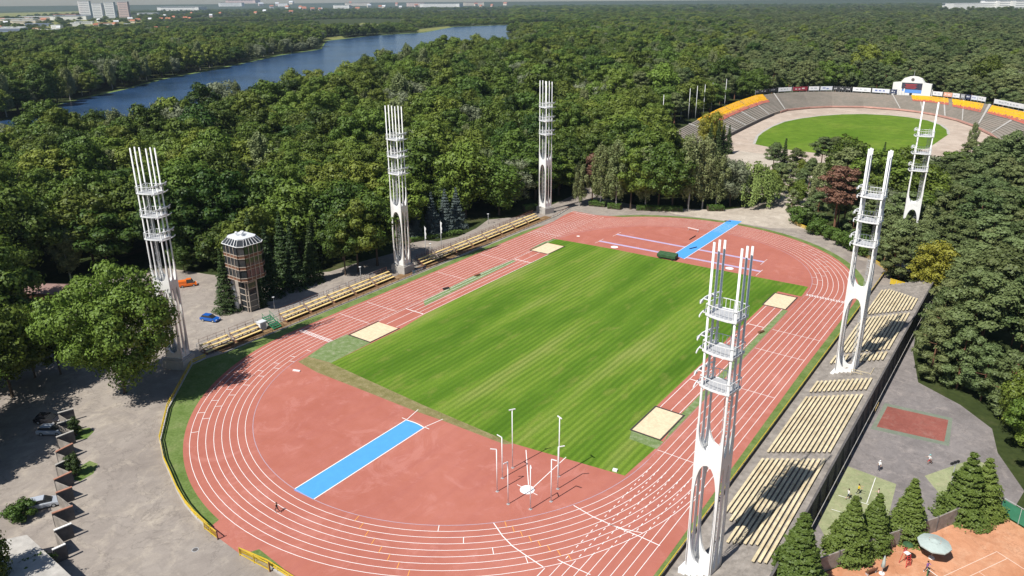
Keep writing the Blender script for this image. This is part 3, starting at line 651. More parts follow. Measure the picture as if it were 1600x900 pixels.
def plant(key, x, y, h=None, label='', group=None, v=None, rz=None, wide=1.0):
    k = KINDS[key][v % len(KINDS[key]) if v is not None else random.randrange(len(KINDS[key]))]
    s = (h/k.h) if h else random.uniform(0.9, 1.15)
    t = thing(KNAME[key], label, 'shrub' if key in ('bush', 'column') else 'tree', (x, y, 0), random.uniform(0, 6.28) if rz is None else rz, group)
    t.scale = (s*wide, s*wide, s)
    for nm, me in (('crown', k.crown), ('trunk', k.trunk)):
        o = bpy.data.objects.new(nm, me); COL.objects.link(o); o.parent = t
    return t

# ------------------------------------------------------------------ lighting towers
def slab(mb, axis, off, cen, wo, win, z0, z1, zb0, zb1, ztop, th):
    """plate with a closed oval opening below a band and an open-topped flare above it; axis 'x' spans x at y=off"""
    def half(z):
        if z <= z0 or (z1 <= z <= zb1): return 0.0
        if z < z1:
            c, hh = (z0+z1)/2, (z1-z0)/2; return win*max(0, 1-abs((z-c)/hh)**3.0)**(1/2.2)
        q = min(1, (z-zb1)/3.2); return win*max(0, 1-(1-q)**2.2)**(1/2.0)
    zs = sorted(set([zb0, z0, z1, zb1, ztop]+list(np.linspace(zb0, ztop, 40))+list(np.linspace(z0, z0+1.5, 8))+list(np.linspace(z1-1.5, z1, 8))+list(np.linspace(zb1, zb1+1.5, 8))))
    def P(u, d, z): return (u, off+d, z) if axis == 'x' else (off+d, u, z)
    for s in (-1, 1):
        for za, zb in zip(zs, zs[1:]):
            a, b = half(za+1e-5), half(zb-1e-5)
            oa = cen+s*wo; ia, ib = cen+s*min(a, wo-0.05), cen+s*min(b, wo-0.05)
            for d in (-th/2, th/2):
                mb.face([P(oa, d, za), P(ia, d, za), P(ib, d, zb), P(oa, d, zb)])
            mb.face([P(ia, -th/2, za), P(ia, th/2, za), P(ib, th/2, zb), P(ib, -th/2, zb)])
            mb.face([P(oa, -th/2, za), P(oa, th/2, za), P(oa, th/2, zb), P(oa, -th/2, zb)])
            if (a == 0) != (b == 0) : mb.face([P(cen, -th/2, zb), P(cen, th/2, zb), P(ib, th/2, zb), P(ib, -th/2, zb)])
XS, YS = 1.58, (-1.15, 0.0, 1.15)
def make_tower(fs, ped):
    """fs: side (+1/-1 in x) that faces the field"""
    t = thing('lighting_tower', 'x', 'lighting tower')
    H = 43.0
    for sx in (-1, 1):
        for y in YS:
            p = MB(); p.tube([(sx*XS, y, ped), (sx*XS, y, 20), (sx*XS, y, H-(0.0 if y < 1 else 0.3))], [0.175, 0.14, 0.13], 12); p.build('pole', M['white'], t, True)
    for y in (YS[0], YS[2]):
        f = MB(); slab(f, 'x', y*1.0, 0, XS+0.14, XS-0.12, ped+1.0, 16.4, ped, 17.9, 21.2, 0.30); f.build('arch_frame', M['white'], t)
    for sx in (-1, 1):
        f = MB()
        for c in (-0.575, 0.575): slab(f, 'y', sx*XS, c, 0.56, 0.46, ped+1.0, 16.5, ped, 17.8, 20.8, 0.26)
        f.build('side_frame', M['white'], t)
    b = MB(); b.box((0, 0, 17.3), (3.2, 2.3, 0.3)); b.build('band_slab', M['white'], t)
    b = MB(); b.prism([(-2.25, -1.9), (2.25, -1.9), (2.25, 1.9), (-2.25, 1.9)], -0.2, ped-0.25); b.prism([(-2.0, -1.65), (2.0, -1.65), (2.0, 1.65), (-2.0, 1.65)], ped-0.25, ped)
    b.build('pedestal', M['concrete_pale'] if ped > 2 else M['white'], t)
    out = [(-1.82, -1.3), (-1.0, -1.52), (0, -1.6), (1.0, -1.52), (1.82, -1.3), (1.84, 0), (1.82, 1.3), (1.0, 1.52), (0, 1.6), (-1.0, 1.52), (-1.82, 1.3), (-1.84, 0)]
    for z in (26.3, 30.6, 34.9):
        f = MB(); f.prism(out, z-0.22, z); pf = f.build('platform', M['grille'], t)
        r = MB()
        n = len(out)
        for i in range(n):
            a, c = out[i], out[(i+1) % n]
            r.beam((*a, z+1.15), (*c, z+1.15), 0.06, 0.07); r.beam((*a, z-0.05), (*c, z-0.08), 0.08, 0.24)
            L_ = math.hypot(c[0]-a[0], c[1]-a[1]); m_ = max(2, int(L_/0.45))
            for j in range(m_):
                x = a[0]+(c[0]-a[0])*j/m_; y = a[1]+(c[1]-a[1])*j/m_; r.beam((x, y, z), (x, y, z+1.12), 0.045, 0.045)
        r.build('railing', M['steelwhite'], pf)
        for zz in (z-0.1, z+1.45):
            l = MB()
            pts = [(fs*(2.0+0.5*(1-(k/5)**2)), k/5*2.3, zz) for k in range(-5, 6)]
            for a, c in zip(pts, pts[1:]): l.beam(a, c, 0.12, 0.15)
            for k in (-0.9, 0.9): l.beam((fs*1.8, k, zz), (fs*2.4, k, zz), 0.08, 0.1)
            l.build('lamp_bracket', M['steelwhite'], pf)
        for k in (-1.2, 0.0, 1.2):
            q = MB(); x = 2.0+0.5*(1-(k/2.3)**2)
            q.box((fs*(x+0.12), k, z+1.22), (0.22, 0.4, 0.34)); q.build('floodlight', M['steel'], pf)
    ld = MB(); lx = -fs*0.95; z = ped
    for dx in (-0.25, 0.25): ld.beam((lx+dx, 0.55, ped), (lx+dx, 0.55, 36.5), 0.07, 0.07)
    while z < 36.4: ld.beam((lx-0.25, 0.55, z), (lx+0.25, 0.55, z), 0.05, 0.05); z += 0.42
    z = ped+2.6
    while z < 36.2:
        hp = [(lx+0.42*math.cos(a), 0.55-0.45*math.sin(a)-0.05, z) for a in np.linspace(0, math.pi, 7)]
        for a, c in zip(hp, hp[1:]): ld.beam(a, c, 0.05, 0.06)
        z += 1.3
    for a in (0.5, math.pi/2, math.pi-0.5): ld.beam((lx+0.42*math.cos(a), 0.5-0.45*math.sin(a), ped+2.6), (lx+0.42*math.cos(a), 0.5-0.45*math.sin(a), 36), 0.04, 0.04)
    ld.build('ladder', M['steel'], t)
    return t
GT = 'white floodlight towers round the stadium'
tl = make_tower(1, 2.2); tr_ = make_tower(-1, 1.3)
TWR = [24, 2, -16, -8, -4, 10]
TW = [(tl, (-52.4, -66.2), 'white floodlight tower rising behind the large plane tree'), (tl, (-54.4, -1.6), 'white floodlight tower among the yellow bleachers, on a pale concrete block'),
      (tl, (-55.6, 67.6), 'white floodlight tower at the far end of the yellow bleachers'), (tr_, (53.0, -60.6), 'nearest and largest white floodlight tower, standing at the foot of the grandstand'),
      (tr_, (54.6, 3.2), 'white floodlight tower standing midway along the grandstand benches'), (tr_, (51.8, 74.5), 'white floodlight tower with its foot hidden among the pines')]
used = set()
for (src, (x, y), lab), rz in zip(TW, TWR):
    if src.name not in used:
        used.add(src.name); src.location = (x, y, 0); src.rotation_euler = (0, 0, R(rz)); src['label'] = lab; src['group'] = GT
    else: copy_thing(src, (x, y, 0), R(rz), lab, GT)

# ------------------------------------------------------------------ long-jump pits
for (x0, x1, y0, y1, lab) in ((-35.7, -29.6, -37.2, -28.9, 'sand pit beside the left straight nearest the finish line, with dark board edge'), (-36.6, -30.8, 31.8, 40.1, 'sand pit at the far end of the left jump runways'),
                              (30.6, 35.6, -36.0, -27.0, 'sand pit on the right side close to the nearest tower'), (30.4, 35.4, 29.7, 38.3, 'sand pit at the far end of the right jump runway')):
    t = thing('sand_pit', lab, 'sand pit', ((x0+x1)/2, (y0+y1)/2, 0), 0, 'long-jump sand pits'); w_, h_ = (x1-x0)/2, (y1-y0)/2
    s = MB(); ny, nx = 14, 10
    g = [[(-w_+2*w_*i/nx, -h_+2*h_*j/ny, 0.045+0.03*mnoise.noise((i*0.9+x0, j*0.8, 0)) if 0 < i < nx and 0 < j < ny else 0.04) for i in range(nx+1)] for j in range(ny+1)]
    for j in range(ny):
        for i in range(nx): s.face([g[j][i], g[j][i+1], g[j+1][i+1], g[j+1][i]])
    s.build('sand', M['sand'], t)
    k = MB()
    for sx in (-1, 1): k.box((sx*(w_+0.14), 0, 0.04), (0.28, 2*h_+0.56, 0.12))
    k.box((0, -h_-0.14, 0.04), (2*w_, 0.28, 0.12)); k.box((0, h_+0.14, 0.04), (2*w_, 0.28, 0.12)) if y0 < 0 and x0 > 0 or x0 > 0 else None
    k.build('kerb', M['timber_dark'], t)

# ------------------------------------------------------------------ hammer cage posts
cage = [(20.8, -56.0, 10.1, 'tall cage post with crossbar left of the throwing circle, nearest the grass'), (21.1, -59.0, 7.0, 'cage post left of the throwing circle, just behind the leftmost post'), (22.4, -62.0, 7.1, 'leftmost short cage post of the throwing cage'),
        (25.4, -63.4, 7.0, 'cage post in front of the throwing circle to its left'), (28.6, -62.5, 7.2, 'cage post standing nearest the camera in front of the throwing circle'), (30.0, -59.4, 7.0, 'short cage post to the right of the throwing circle'),
        (29.2, -56.4, 7.1, 'short cage post just below the tall right-hand post'), (27.7, -53.8, 10.1, 'tall cage post with crossbar right of the throwing circle')]
for x, y, h, lab in cage:
    t = thing('cage_post', lab, 'post', (x, y, 0), 0, 'throwing cage posts')
    p = MB(); p.tube([(0, 0, 0), (0, 0, h)], 0.075, 8); p.build('pole', M['steelwhite'], t, True)
    d = Vector((HC[0]-x, HC[1]-y, 0)).normalized(); a = MB(); L_ = 0.9
    if h > 9: q = Vector((-d.y, d.x, 0)); a.beam(q*-0.5+Vector((0, 0, h)), q*0.5+Vector((0, 0, h)), 0.14, 0.14)
    else: a.beam((0, 0, h), -d*L_+Vector((0, 0, h+0.15)), 0.11, 0.11)
    a.build('arm', M['steelwhite'], t)
    f = MB(); f.box((0, 0, 0.03), (0.4, 0.4, 0.06)); f.build('base_plate', M['steel'], t)

# ------------------------------------------------------------------ bleachers along the left straight
def bleacher(L_):
    t = thing('bleacher', 'x', 'bleacher')
    for r in range(3):
        b = MB(); x = -0.25-r*0.85; z = 0.62+r*0.52
        b.box((x, 0, z), (0.60, L_, 0.1)); b.build('bench', M['bench_yellow'], t)
        f = MB(); f.box((x-0.45, 0, z-0.32), (0.36, L_, 0.05)); f.build('footboard', M['rust'], t)
    f = MB(); n = max(2, int(L_/1.9))
    for i in range(n+1):
        y = -L_/2+0.1+(L_-0.2)*i/n
        f.beam((0.05, y, 0.3), (-2.4, y, 1.75), 0.09, 0.14)
        for x, z in ((-0.2, 0.55), (-1.1, 1.05), (-2.2, 1.62)): f.beam((x, y, 0), (x, y, z), 0.08, 0.08)
        f.beam((0.1, y, 0.1), (-2.3, y, 0.1), 0.07, 0.07)
    f.build('frame', M['rust'], t)
    r = MB()
    for i in range(n+1):
        y = -L_/2+0.1+(L_-0.2)*i/n; r.beam((-2.62, y, 0), (-2.62, y, 2.75), 0.05, 0.05)
    for z in (2.1, 2.7): r.beam((-2.62, -L_/2, z), (-2.62, L_/2, z), 0.04, 0.04)
    r.build('guard_rail', M['rust'], t); return t
bl6 = bleacher(6.2); first = True
ys = [-57.4, -50.4] + [-37.8+i*6.9 for i in range(5)] + [7.4+i*7.0 for i in range(8)]
blab = ['yellow three-row bleacher nearest the plane tree, leftmost of the row', 'yellow three-row bleacher just before the green steps', 'yellow three-row bleacher directly after the green steps',
        'second yellow bleacher beyond the green steps', 'third yellow bleacher beyond the green steps', 'yellow bleacher second before the middle tower block', 'yellow bleacher touching the near side of the middle tower block',
        'yellow bleacher just past the middle tower, beside the white flagpole', 'second yellow bleacher past the middle tower', 'third yellow bleacher past the middle tower', 'fourth yellow bleacher past the middle tower',
        'fifth yellow bleacher past the middle tower', 'sixth yellow bleacher past the middle tower', 'seventh yellow bleacher past the middle tower, second from the far end', 'farthest yellow bleacher, close to the far left tower']
for i, y in enumerate(ys):
    if i == 0: bl6.location = (-52.0, y, 0); bl6['label'] = blab[0]; bl6['group'] = 'yellow bleachers along the left straight'
    else: copy_thing(bl6, (-52.0 if y < 0 else -52.3, y, 0), 0, blab[i], 'yellow bleachers along the left straight')
# green steps, white box, banner
t = thing('steps', 'green metal steps between the yellow bleachers', 'steps', (-52.2, -44.0, 0))
for i in range(7):
    b = MB(); b.box((0.9-i*0.55, 0, 0.3+i*0.27), (0.42, 1.9, 0.06)); b.build('tread', M['green_paint'], t)
for s in (-1, 1):
    b = MB(); b.beam((1.2, s*0.98, 0.15), (-2.7, s*0.98, 2.05), 0.08, 0.22); b.beam((1.2, s*0.98, 1.1), (-2.7, s*0.98, 3.0), 0.06, 0.06)
    for i in range(4): x = 1.1-i*1.2; b.beam((x, s*0.98, 0.2+(1.2-x)*0.48), (x, s*0.98, 1.1+(1.2-x)*0.48), 0.06, 0.06)
    for x in (-0.8, -2.5): b.beam((x, s*0.98, 0), (x, s*0.98, (1.2-x)*0.5), 0.08, 0.08)
    b.build('stringer', M['green_paint'], t)
t = thing('utility_cabinet', 'white metal cabinet beside the green steps', 'cabinet', (-53.6, -46.2, 0))
b = MB(); b.box((0, 0, 0.95), (1.3, 1.6, 1.7)); b.build('body', M['steelwhite'], t)
b = MB(); b.prism([(-0.75, -0.9), (0.75, -0.9), (0.75, 0.9), (-0.75, 0.9)], 1.81, 1.92); b.build('lid', M['roof_grey'], t)
b = MB(); b.box((0.66, 0, 0.95), (0.03, 1.2, 1.4)); b.build('door', M['steel'], t)
t = thing('banner', 'long dark blue banner hung on the kerb before the middle tower', 'banner', (-50.4, 0.4, 0))
b = MB(); b.box((0, 0, 0.62), (0.06, 5.2, 0.95)); b.build('cloth', simple('dark_blue_banner_cloth', (0.05, 0.07, 0.14), 0.6, 0.3, 0.2, 1), t)
b = MB()
for y0, w_ in ((-1.2, 0.5), (-0.5, 0.35), (0, 0.5), (0.6, 0.3), (1.05, 0.5)): b.box((0.034, y0, 0.72), (0.01, w_, 0.28))
b.box((0.034, -0.1, 0.4), (0.01, 3.0, 0.09)); b.build('lettering', M['line'], t)
b = MB(); b.box((0.034, -2.0, 0.62), (0.012, 0.8, 0.8)); b.build('emblem_panel', simple('pale_blue_panel', (0.22, 0.42, 0.55), 0.6, 0.3, 0.2, 2), t)
b = MB()
for y in (-2.55, 0, 2.55): b.beam((-0.06, y, 0), (-0.06, y, 1.15), 0.06, 0.06)
b.build('post', M['steel'], t)

# ------------------------------------------------------------------ judges' tower
t = thing('judges_tower', 'brown glazed judges tower on a slim shaft beside the left straight', 'judges tower', (-65.3, -40.6, 0))
def octo(hx, hy, ch): return [(-hx+ch, -hy), (hx-ch, -hy), (hx, -hy+ch), (hx, hy-ch), (hx-ch, hy), (-hx+ch, hy), (-hx, hy-ch), (-hx, -hy+ch)]
Z0, Z1, ZR, HXB, HYB = 8.3, 16.4, 17.7, 3.75, 3.35
gm = MB(); gm.prism(octo(HXB-0.1, HYB-0.1, 1.1), Z0, Z1); cab = gm.build('cabin_glazing', M['glass'], t)
pn = MB(); fr = MB(); P8 = octo(HXB, HYB, 1.1)
for f0 in range(3):
    zb = Z0+f0*2.67
    o8 = octo(HXB-0.04, HYB-0.04, 1.1)
    pn.prism(o8, zb, zb+0.6)
pn.build('spandrel_panel', M['brown_panel'], t)
for i in range(8):
    a, c = P8[i], P8[(i+1) % 8]; L_ = math.hypot(c[0]-a[0], c[1]-a[1]); n = 4 if L_ > 3 else 1
    for j in range(n+1):
        x, y = a[0]+(c[0]-a[0])*j/n, a[1]+(c[1]-a[1])*j/n; fr.beam((x, y, Z0-0.1), (x, y, Z1), 0.1, 0.1)
    for z in [Z0, Z0+0.75]+[Z0+2.67*k+dz for k in (1, 2) for dz in (0, 0.75)]+[Z1]: fr.beam((*a, z), (*c, z), 0.09, 0.1)
fr.build('window_frame', M['frame_beige'], t)
rp = MB(); Q8 = octo(HXB-1.0, HYB-1.0, 0.9); PB = octo(HXB+0.05, HYB+0.05, 1.1)
for i in range(8):
    a, c, e, g = PB[i], PB[(i+1) % 8], Q8[(i+1) % 8], Q8[i]; rp.face([(*a, Z1), (*c, Z1), (*e, ZR), (*g, ZR)])
sg = rp.build('sloped_glazing', M['glass'], t)
rf = MB()
for i in range(8):
    a, c, e, g = PB[i], PB[(i+1) % 8], Q8[(i+1) % 8], Q8[i]; n = 5 if i % 2 == 0 else 1
    for j in range(n+1):
        q = j/n; rf.beam((a[0]+(c[0]-a[0])*q, a[1]+(c[1]-a[1])*q, Z1+0.03), (g[0]+(e[0]-g[0])*q, g[1]+(e[1]-g[1])*q, ZR+0.03), 0.1, 0.1)
    rf.beam((*a, Z1+0.02), (*c, Z1+0.02), 0.14, 0.14); rf.beam((*g, ZR), (*e, ZR), 0.14, 0.14)
rf.build('roof_frame', M['steelwhite'], t)
r = MB(); r.prism(octo(HXB-0.95, HYB-0.95, 0.9), ZR, ZR+0.15); rr = r.build('roof', M['roof_grey'], t)
for x, y, s in ((-0.3, 0.5, 0.55), (0.5, -0.2, 0.4), (-0.9, -0.6, 0.35)):
    v = MB(); v.lathe([(0.001, 0.9), (s*0.7, 0.85), (s, 0.6), (s*0.55, 0.5), (s*0.55, 0)], 10, (x, y, ZR+0.15)); v.build('vent', M['steelwhite'], rr, True)
sh = MB(); sh.prism(octo(1.55, 1.45, 0.4), 0, Z0-0.02); sh.build('shaft', M['glass'], t)
sf = MB()
for (x, y) in octo(1.6, 1.5, 0.4): sf.beam((x, y, 0), (x, y, Z0), 0.16, 0.16)
for z in (1.2, 2.6, 4.1, 5.6, 7.1):
    o8 = octo(1.6, 1.5, 0.4)
    for i in range(8): sf.beam((*o8[i], z), (*o8[(i+1) % 8], z), 0.1, 0.12)
sf.build('shaft_frame', M['frame_beige'], t)
s = MB(); s.tube([(-2.9, -2.0, Z0-0.2), (-2.4, -2.2, 6.0), (-1.9, -2.25, 2.5), (-1.8, -2.25, 0)], [0.55, 0.5, 0.5, 0.55], 12); s.build('drain_chute', M['steelwhite'], t, True)
s = MB(); s.prism(octo(HXB-0.6, HYB-0.6, 1.0), Z0-0.35, Z0-0.02); s.build('floor_slab', M['brown_panel'], t)

# ------------------------------------------------------------------ grandstand on the right straight
gs = thing('grandstand', 'weathered concrete grandstand terrace along the right straight', 'grandstand', (0, 0, 0))
NR, X0, DX, ZB, DZ = 13, 50.75, 0.72, 0.25, 0.275
st = MB(); ya, yb = -72.0, 58.5
prof = [(49.55, 0), (49.55, 0.22)]
prof += [(X0-0.05, 0.22)]
for r_ in range(NR):
    x = X0+r_*DX; prof += [(x, ZB+r_*DZ+0.08), (x+DX-0.02, ZB+r_*DZ+0.08)]
prof += [(X0+NR*DX, ZB+NR*DZ+0.1), (61.0, ZB+NR*DZ+0.1), (61.0, 0)]
n = len(prof); b0 = len(st.v)
for (y0, y1) in ((ya, -30), (-30, 0), (0, 30), (30, yb)):
    for i in range(n-1):
        (x1, z1), (x2, z2) = prof[i], prof[i+1]; st.face([(x1, y0, z1), (x1, y1, z1), (x2, y1, z2), (x2, y0, z2)])
for y in (ya, yb): st.face([(x, y, z) for x, z in prof])
st.build('terrace', M['concrete'], gs)
ZT = ZB+NR*DZ+0.1
rw = MB(); rw.box((61.16, (ya+yb)/2, (ZT+0.5)/2), (0.3, yb-ya, ZT+0.5)); rw.build('rear_wall', M['concrete_dark'], gs)  # shade behind the stand is put into the wall's darkened concrete
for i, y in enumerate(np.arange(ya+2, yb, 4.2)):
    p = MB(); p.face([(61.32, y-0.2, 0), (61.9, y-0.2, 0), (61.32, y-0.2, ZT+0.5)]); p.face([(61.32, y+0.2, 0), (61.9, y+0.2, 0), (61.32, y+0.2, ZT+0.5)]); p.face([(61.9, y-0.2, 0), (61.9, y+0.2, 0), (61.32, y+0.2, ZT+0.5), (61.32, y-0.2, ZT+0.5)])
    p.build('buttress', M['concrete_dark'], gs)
lw_ = MB(); lw_.box((61.75, -5, 1.3), (0.12, 110, 0.16)); lw_.build('handrail', M['concrete_pale'], gs)
gl = MB()
for k in range(3):
    z0 = 1.7+0.0*k; gl.box((62.0, -7.6+k*0.95, 1.25), (0.04, 0.55, 0.12)); gl.box((62.0, -7.86+k*0.95, 1.0), (0.04, 0.12, 0.5))
gl.build('painted_lettering', M['bench_yellow'], gs)
blocks = [('beside the nearest tower', -55.2, -32.6, 0), ('in the second block from the nearest tower', -30.4, -9.4, 0), ('in the short block before the middle tower', -7.3, -2.4, 0),
          ('in the broken block around the middle tower', 6.4, 10.4, 0), ('in the block beyond the middle tower', 11.8, 33.2, 0), ('in the farthest block of the grandstand', 35.4, 53.5, 0)]
def bench_mesh(L_):
    b = MB(); b.box((0, 0, 0.36), (0.36, L_, 0.09)); return b.mesh('seat', M['bench_cream'])
def sup_mesh(L_):
    b = MB()
    n = max(2, int(L_/2.2))
    for i in range(n+1): b.box((0, -L_/2+0.25+(L_-0.5)*i/n, 0.155), (0.2, 0.16, 0.31))
    return b.mesh('support', M['concrete_dark'])
for bi, (nm, y0, y1, _) in enumerate(blocks):
    me, ms = bench_mesh(y1-y0), sup_mesh(y1-y0)
    for r_ in range(NR):
        yy0, yy1 = y0, y1; m1, m2 = me, ms
        if bi == 0 and r_ < 7: yy0 = y0-(-0.0) if r_ > 3 else y0+5.0
        if bi == 0 and r_ in (0, 1): yy0 = y0+7
        if bi == 5: yy1 = y1-max(0, r_-2)*1.05
        if bi == 0 and r_ > 9: yy0 = y0-3.5
        if (yy0, yy1) != (y0, y1): m1, m2 = bench_mesh(yy1-yy0), sup_mesh(yy1-yy0)
        x, z = X0+r_*DX+0.40, ZB+r_*DZ+0.08
        if bi == 3 and r_ in (4, 5): continue
        where = 'front row' if r_ == 0 else 'top row' if r_ == NR-1 else nth(r_)+' row up'
        t = thing('bench', f'long faded yellow bench, {where}, {nm}'.replace('long', 'short') if bi in (2, 3) else f'long faded yellow bench, {where}, {nm}', 'bench', (x, (yy0+yy1)/2, z), 0, 'benches on the concrete grandstand')
        for n_, q in (('seat', m1), ('support', m2)):
            o = bpy.data.objects.new(n_, q); COL.objects.link(o); o.parent = t
# little rails beside the towers on the stand
for x, y, lab in ((57.2, -63.2, 'cream steel guard rail on the concrete beside the nearest tower'), (57.6, 1.6, 'cream steel guard rail on the concrete beside the middle grandstand tower')):
    t = thing('guard_rail', lab, 'railing', (x, y, 2.5), 0, 'guard rails on the grandstand'); b = MB()
    for z in (0.5, 1.0):
        b.beam((-1.6, -1.4, z), (1.6, -1.4, z), 0.07, 0.07); b.beam((1.6, -1.4, z), (1.6, 1.4, z), 0.07, 0.07)
    b.build('rail', M['bench_cream'], t); b = MB()
    for p in ((-1.6, -1.4), (0, -1.4), (1.6, -1.4), (1.6, 0), (1.6, 1.4)): b.beam((*p, -0.4), (*p, 1.0), 0.07, 0.07)
    b.build('post', M['bench_cream'], t)

# ------------------------------------------------------------------ fences
def fence(name, label, pts, h, step, mrail, mpost, rails=(1.0,), rw=0.12, panel=None, kerbh=0.0, cat='fence'):
    t = thing(name, label, cat, (pts[0][0], pts[0][1], 0)); o0 = Vector((pts[0][0], pts[0][1], 0))
    P = [Vector((x, y, 0))-o0 for x, y in pts]
    b = MB()
    for a, c in zip(P, P[1:]):
        for z in rails: b.beam(a+Vector((0, 0, z*h)), c+Vector((0, 0, z*h)), 0.09, rw)
    b.build('rail', mrail, t)
    b = MB(); carry = 0
    for a, c in zip(P, P[1:]):
        L_ = (c-a).length; s = carry
        while s < L_: p = a+(c-a)*(s/L_); b.beam(p, p+Vector((0, 0, h)), 0.07, 0.07); s += step
        carry = s-L_
    b.build('post', mpost, t)
    if panel:
        b = MB()
        for a, c in zip(P, P[1:]): b.beam(a+Vector((0, 0, h*panel[1])), c+Vector((0, 0, h*panel[1])), 0.04, h*panel[2])
        b.build('panel', panel[0], t)
    if kerbh:
        b = MB()
        for a, c in zip(P, P[1:]): b.beam(a+Vector((0, 0, kerbh/2)), c+Vector((0, 0, kerbh/2)), 0.22, kerbh)
        b.build('kerb', M['concrete_pale'], t)
    return t
arcL = [(-50.9, -61.5)]+[at(*q) for q in [(300, 570), (262, 640), (250, 690), (256, 720), (265, 740), (277, 768), (290, 790), (305, 808), (320, 822), (326, 828)]]
fence('track_fence', 'curved yellow rail fence round the near left bend', arcL, 1.0, 2.2, M['yellow'], M['steel'], (0.98, 0.55), 0.2, kerbh=0.2)
fence('track_fence', 'yellow rail fence along the bottom bend beyond the open gate', [(3.4, -91.6), (8, -90.9), (14, -90.8), (22, -91.5)], 1.0, 2.2, M['yellow'], M['steel'], (0.98, 0.55), 0.2, kerbh=0.2)
fence('track_fence', 'yellow topped fence between the right straight and the grandstand', [(49.2, -74), (49.2, 30), (49.0, 66.5)], 0.95, 2.4, M['yellow'], M['concrete_dark'], (0.98,), 0.14, (M['concrete_dark'], 0.3, 0.6))
fence('track_fence', 'low grey kerb fence before the yellow bleachers', [(-50.2, -58), (-50.0, 66), (-52.5, 80)], 0.7, 2.4, M['rust'], M['rust'], (0.98,), 0.06, None, 0.15)
fence('boundary_wall', 'low ochre wall curving round the far right bend', [(13.5, 108), (14.5, 103.5), (18, 99), (24, 95), (32.4, 89.4), (40, 81.5), (47.8, 72), (50.5, 66.5)], 0.9, 5, M['yellow'], M['concrete_pale'], (1.0,), 0.16, (M['yellow_wall'], 0.5, 0.95), cat='wall')
fence('boundary_wall', 'short bright yellow wall at the top end of the grandstand', [(51.5, 60.2), (54.5, 59.2), (58.5, 58.9)], 1.6, 1.6, M['yellow'], M['concrete_pale'], (1.0,), 0.2, (M['yellow'], 0.55, 0.8), cat='wall')
fence('path_fence', 'long thin grey handrail behind the yellow bleachers', [(-56.4, -60), (-56.6, -48), (-57.4, -30), (-58.2, -6)], 1.1, 3.0, M['steel'], M['steel'], (1.0, 0.5), 0.05, cat='railing')
fence('path_fence', 'brown handrail behind the far yellow bleachers', [(-57.4, 6), (-57.4, 40), (-58, 64)], 1.1, 3.0, M['rust'], M['rust'], (1.0, 0.5), 0.05, cat='railing')
for (a, c, lab) in ((at(320, 827), at(340, 843), 'yellow barred gate leaf folded open by the near left bend'), (at(375, 868), at(421, 893), 'yellow barred gate leaf swung out over the paving at the bottom')):
    t = thing('gate', lab, 'gate', (*a, 0), 0, 'yellow gate leaves'); d = Vector((c[0]-a[0], c[1]-a[1], 0)); b = MB()
    for z in (0.25, 1.25): b.beam(Vector((0, 0, z)), d+Vector((0, 0, z)), 0.09, 0.1)
    for k in (0, 0.5, 1): b.beam(d*k, d*k+Vector((0, 0, 1.3)), 0.1, 0.1)
    b.build('frame', M['yellow'], t); b = MB(); nb = int(d.length/0.16)
    for k in range(1, nb): b.beam(d*(k/nb)+Vector((0, 0, 0.28)), d*(k/nb)+Vector((0, 0, 1.22)), 0.03, 0.04)
    b.build('bar', M['yellow'], t)
    b = MB(); b.beam(d*1.02, d*1.02+Vector((0, 0, 1.5)), 0.14, 0.14); b.build('post', M['rust'], t)

# ------------------------------------------------------------------ concrete screens (bottom left)
cl = lambda x, y: (x/2.645, 560+y/2.645)
PLs = [at(*cl(*q), 2.2) for q in [(238, 225), (235, 268), (232, 325), (230, 385), (228, 440), (222, 500), (230, 555), (213, 640), (222, 710), (215, 790)]]
PRs = [at(*cl(*q), 2.2) for q in [(303, 207), (280, 250), (303, 298), (300, 350), (297, 408), (295, 467), (297, 530), (300, 608), (295, 680), (270, 765)]]
cop = ['concrete_pale', 'concrete_pale', 'concrete_pale', 'brick', 'concrete_pale', 'brick', 'brick', 'brick', 'facade', 'facade']
capn = dict(concrete_pale='grey coping', brick='reddish coping', facade='white coping')
for i in range(10):
    a, c = Vector((*PLs[i], 0)), Vector((*PRs[i], 0))
    if i == 1: c = a+(Vector((*PRs[0], 0))-Vector((*PLs[0], 0)))
    t = thing('concrete_screen', f'angled concrete screen with {capn[cop[i]]}, {nth(i)} from the plane tree end of the zigzag', 'wall', a, 0, 'zigzag concrete screens'); d = c-a
    b = MB(); b.beam(Vector((0, 0, 1.05)), d+Vector((0, 0, 1.05)), 0.22, 2.1); b.build('slab', M['concrete_dark'], t)
    b = MB(); b.beam(Vector((0, 0, 2.16)), d+Vector((0, 0, 2.16)), 0.34, 0.12); b.build('coping', M[cop[i]], t)
    if i < 9:
        e = Vector((*PRs[i+1], 0))-a; e2 = e-d.normalized()*0.0
        b = MB(); b.beam(e*0.07+Vector((0, 0, 0.95)), e*0.86+Vector((0, 0, 0.95)), 0.14, 1.9); b.build('return_panel', M['concrete'], t)
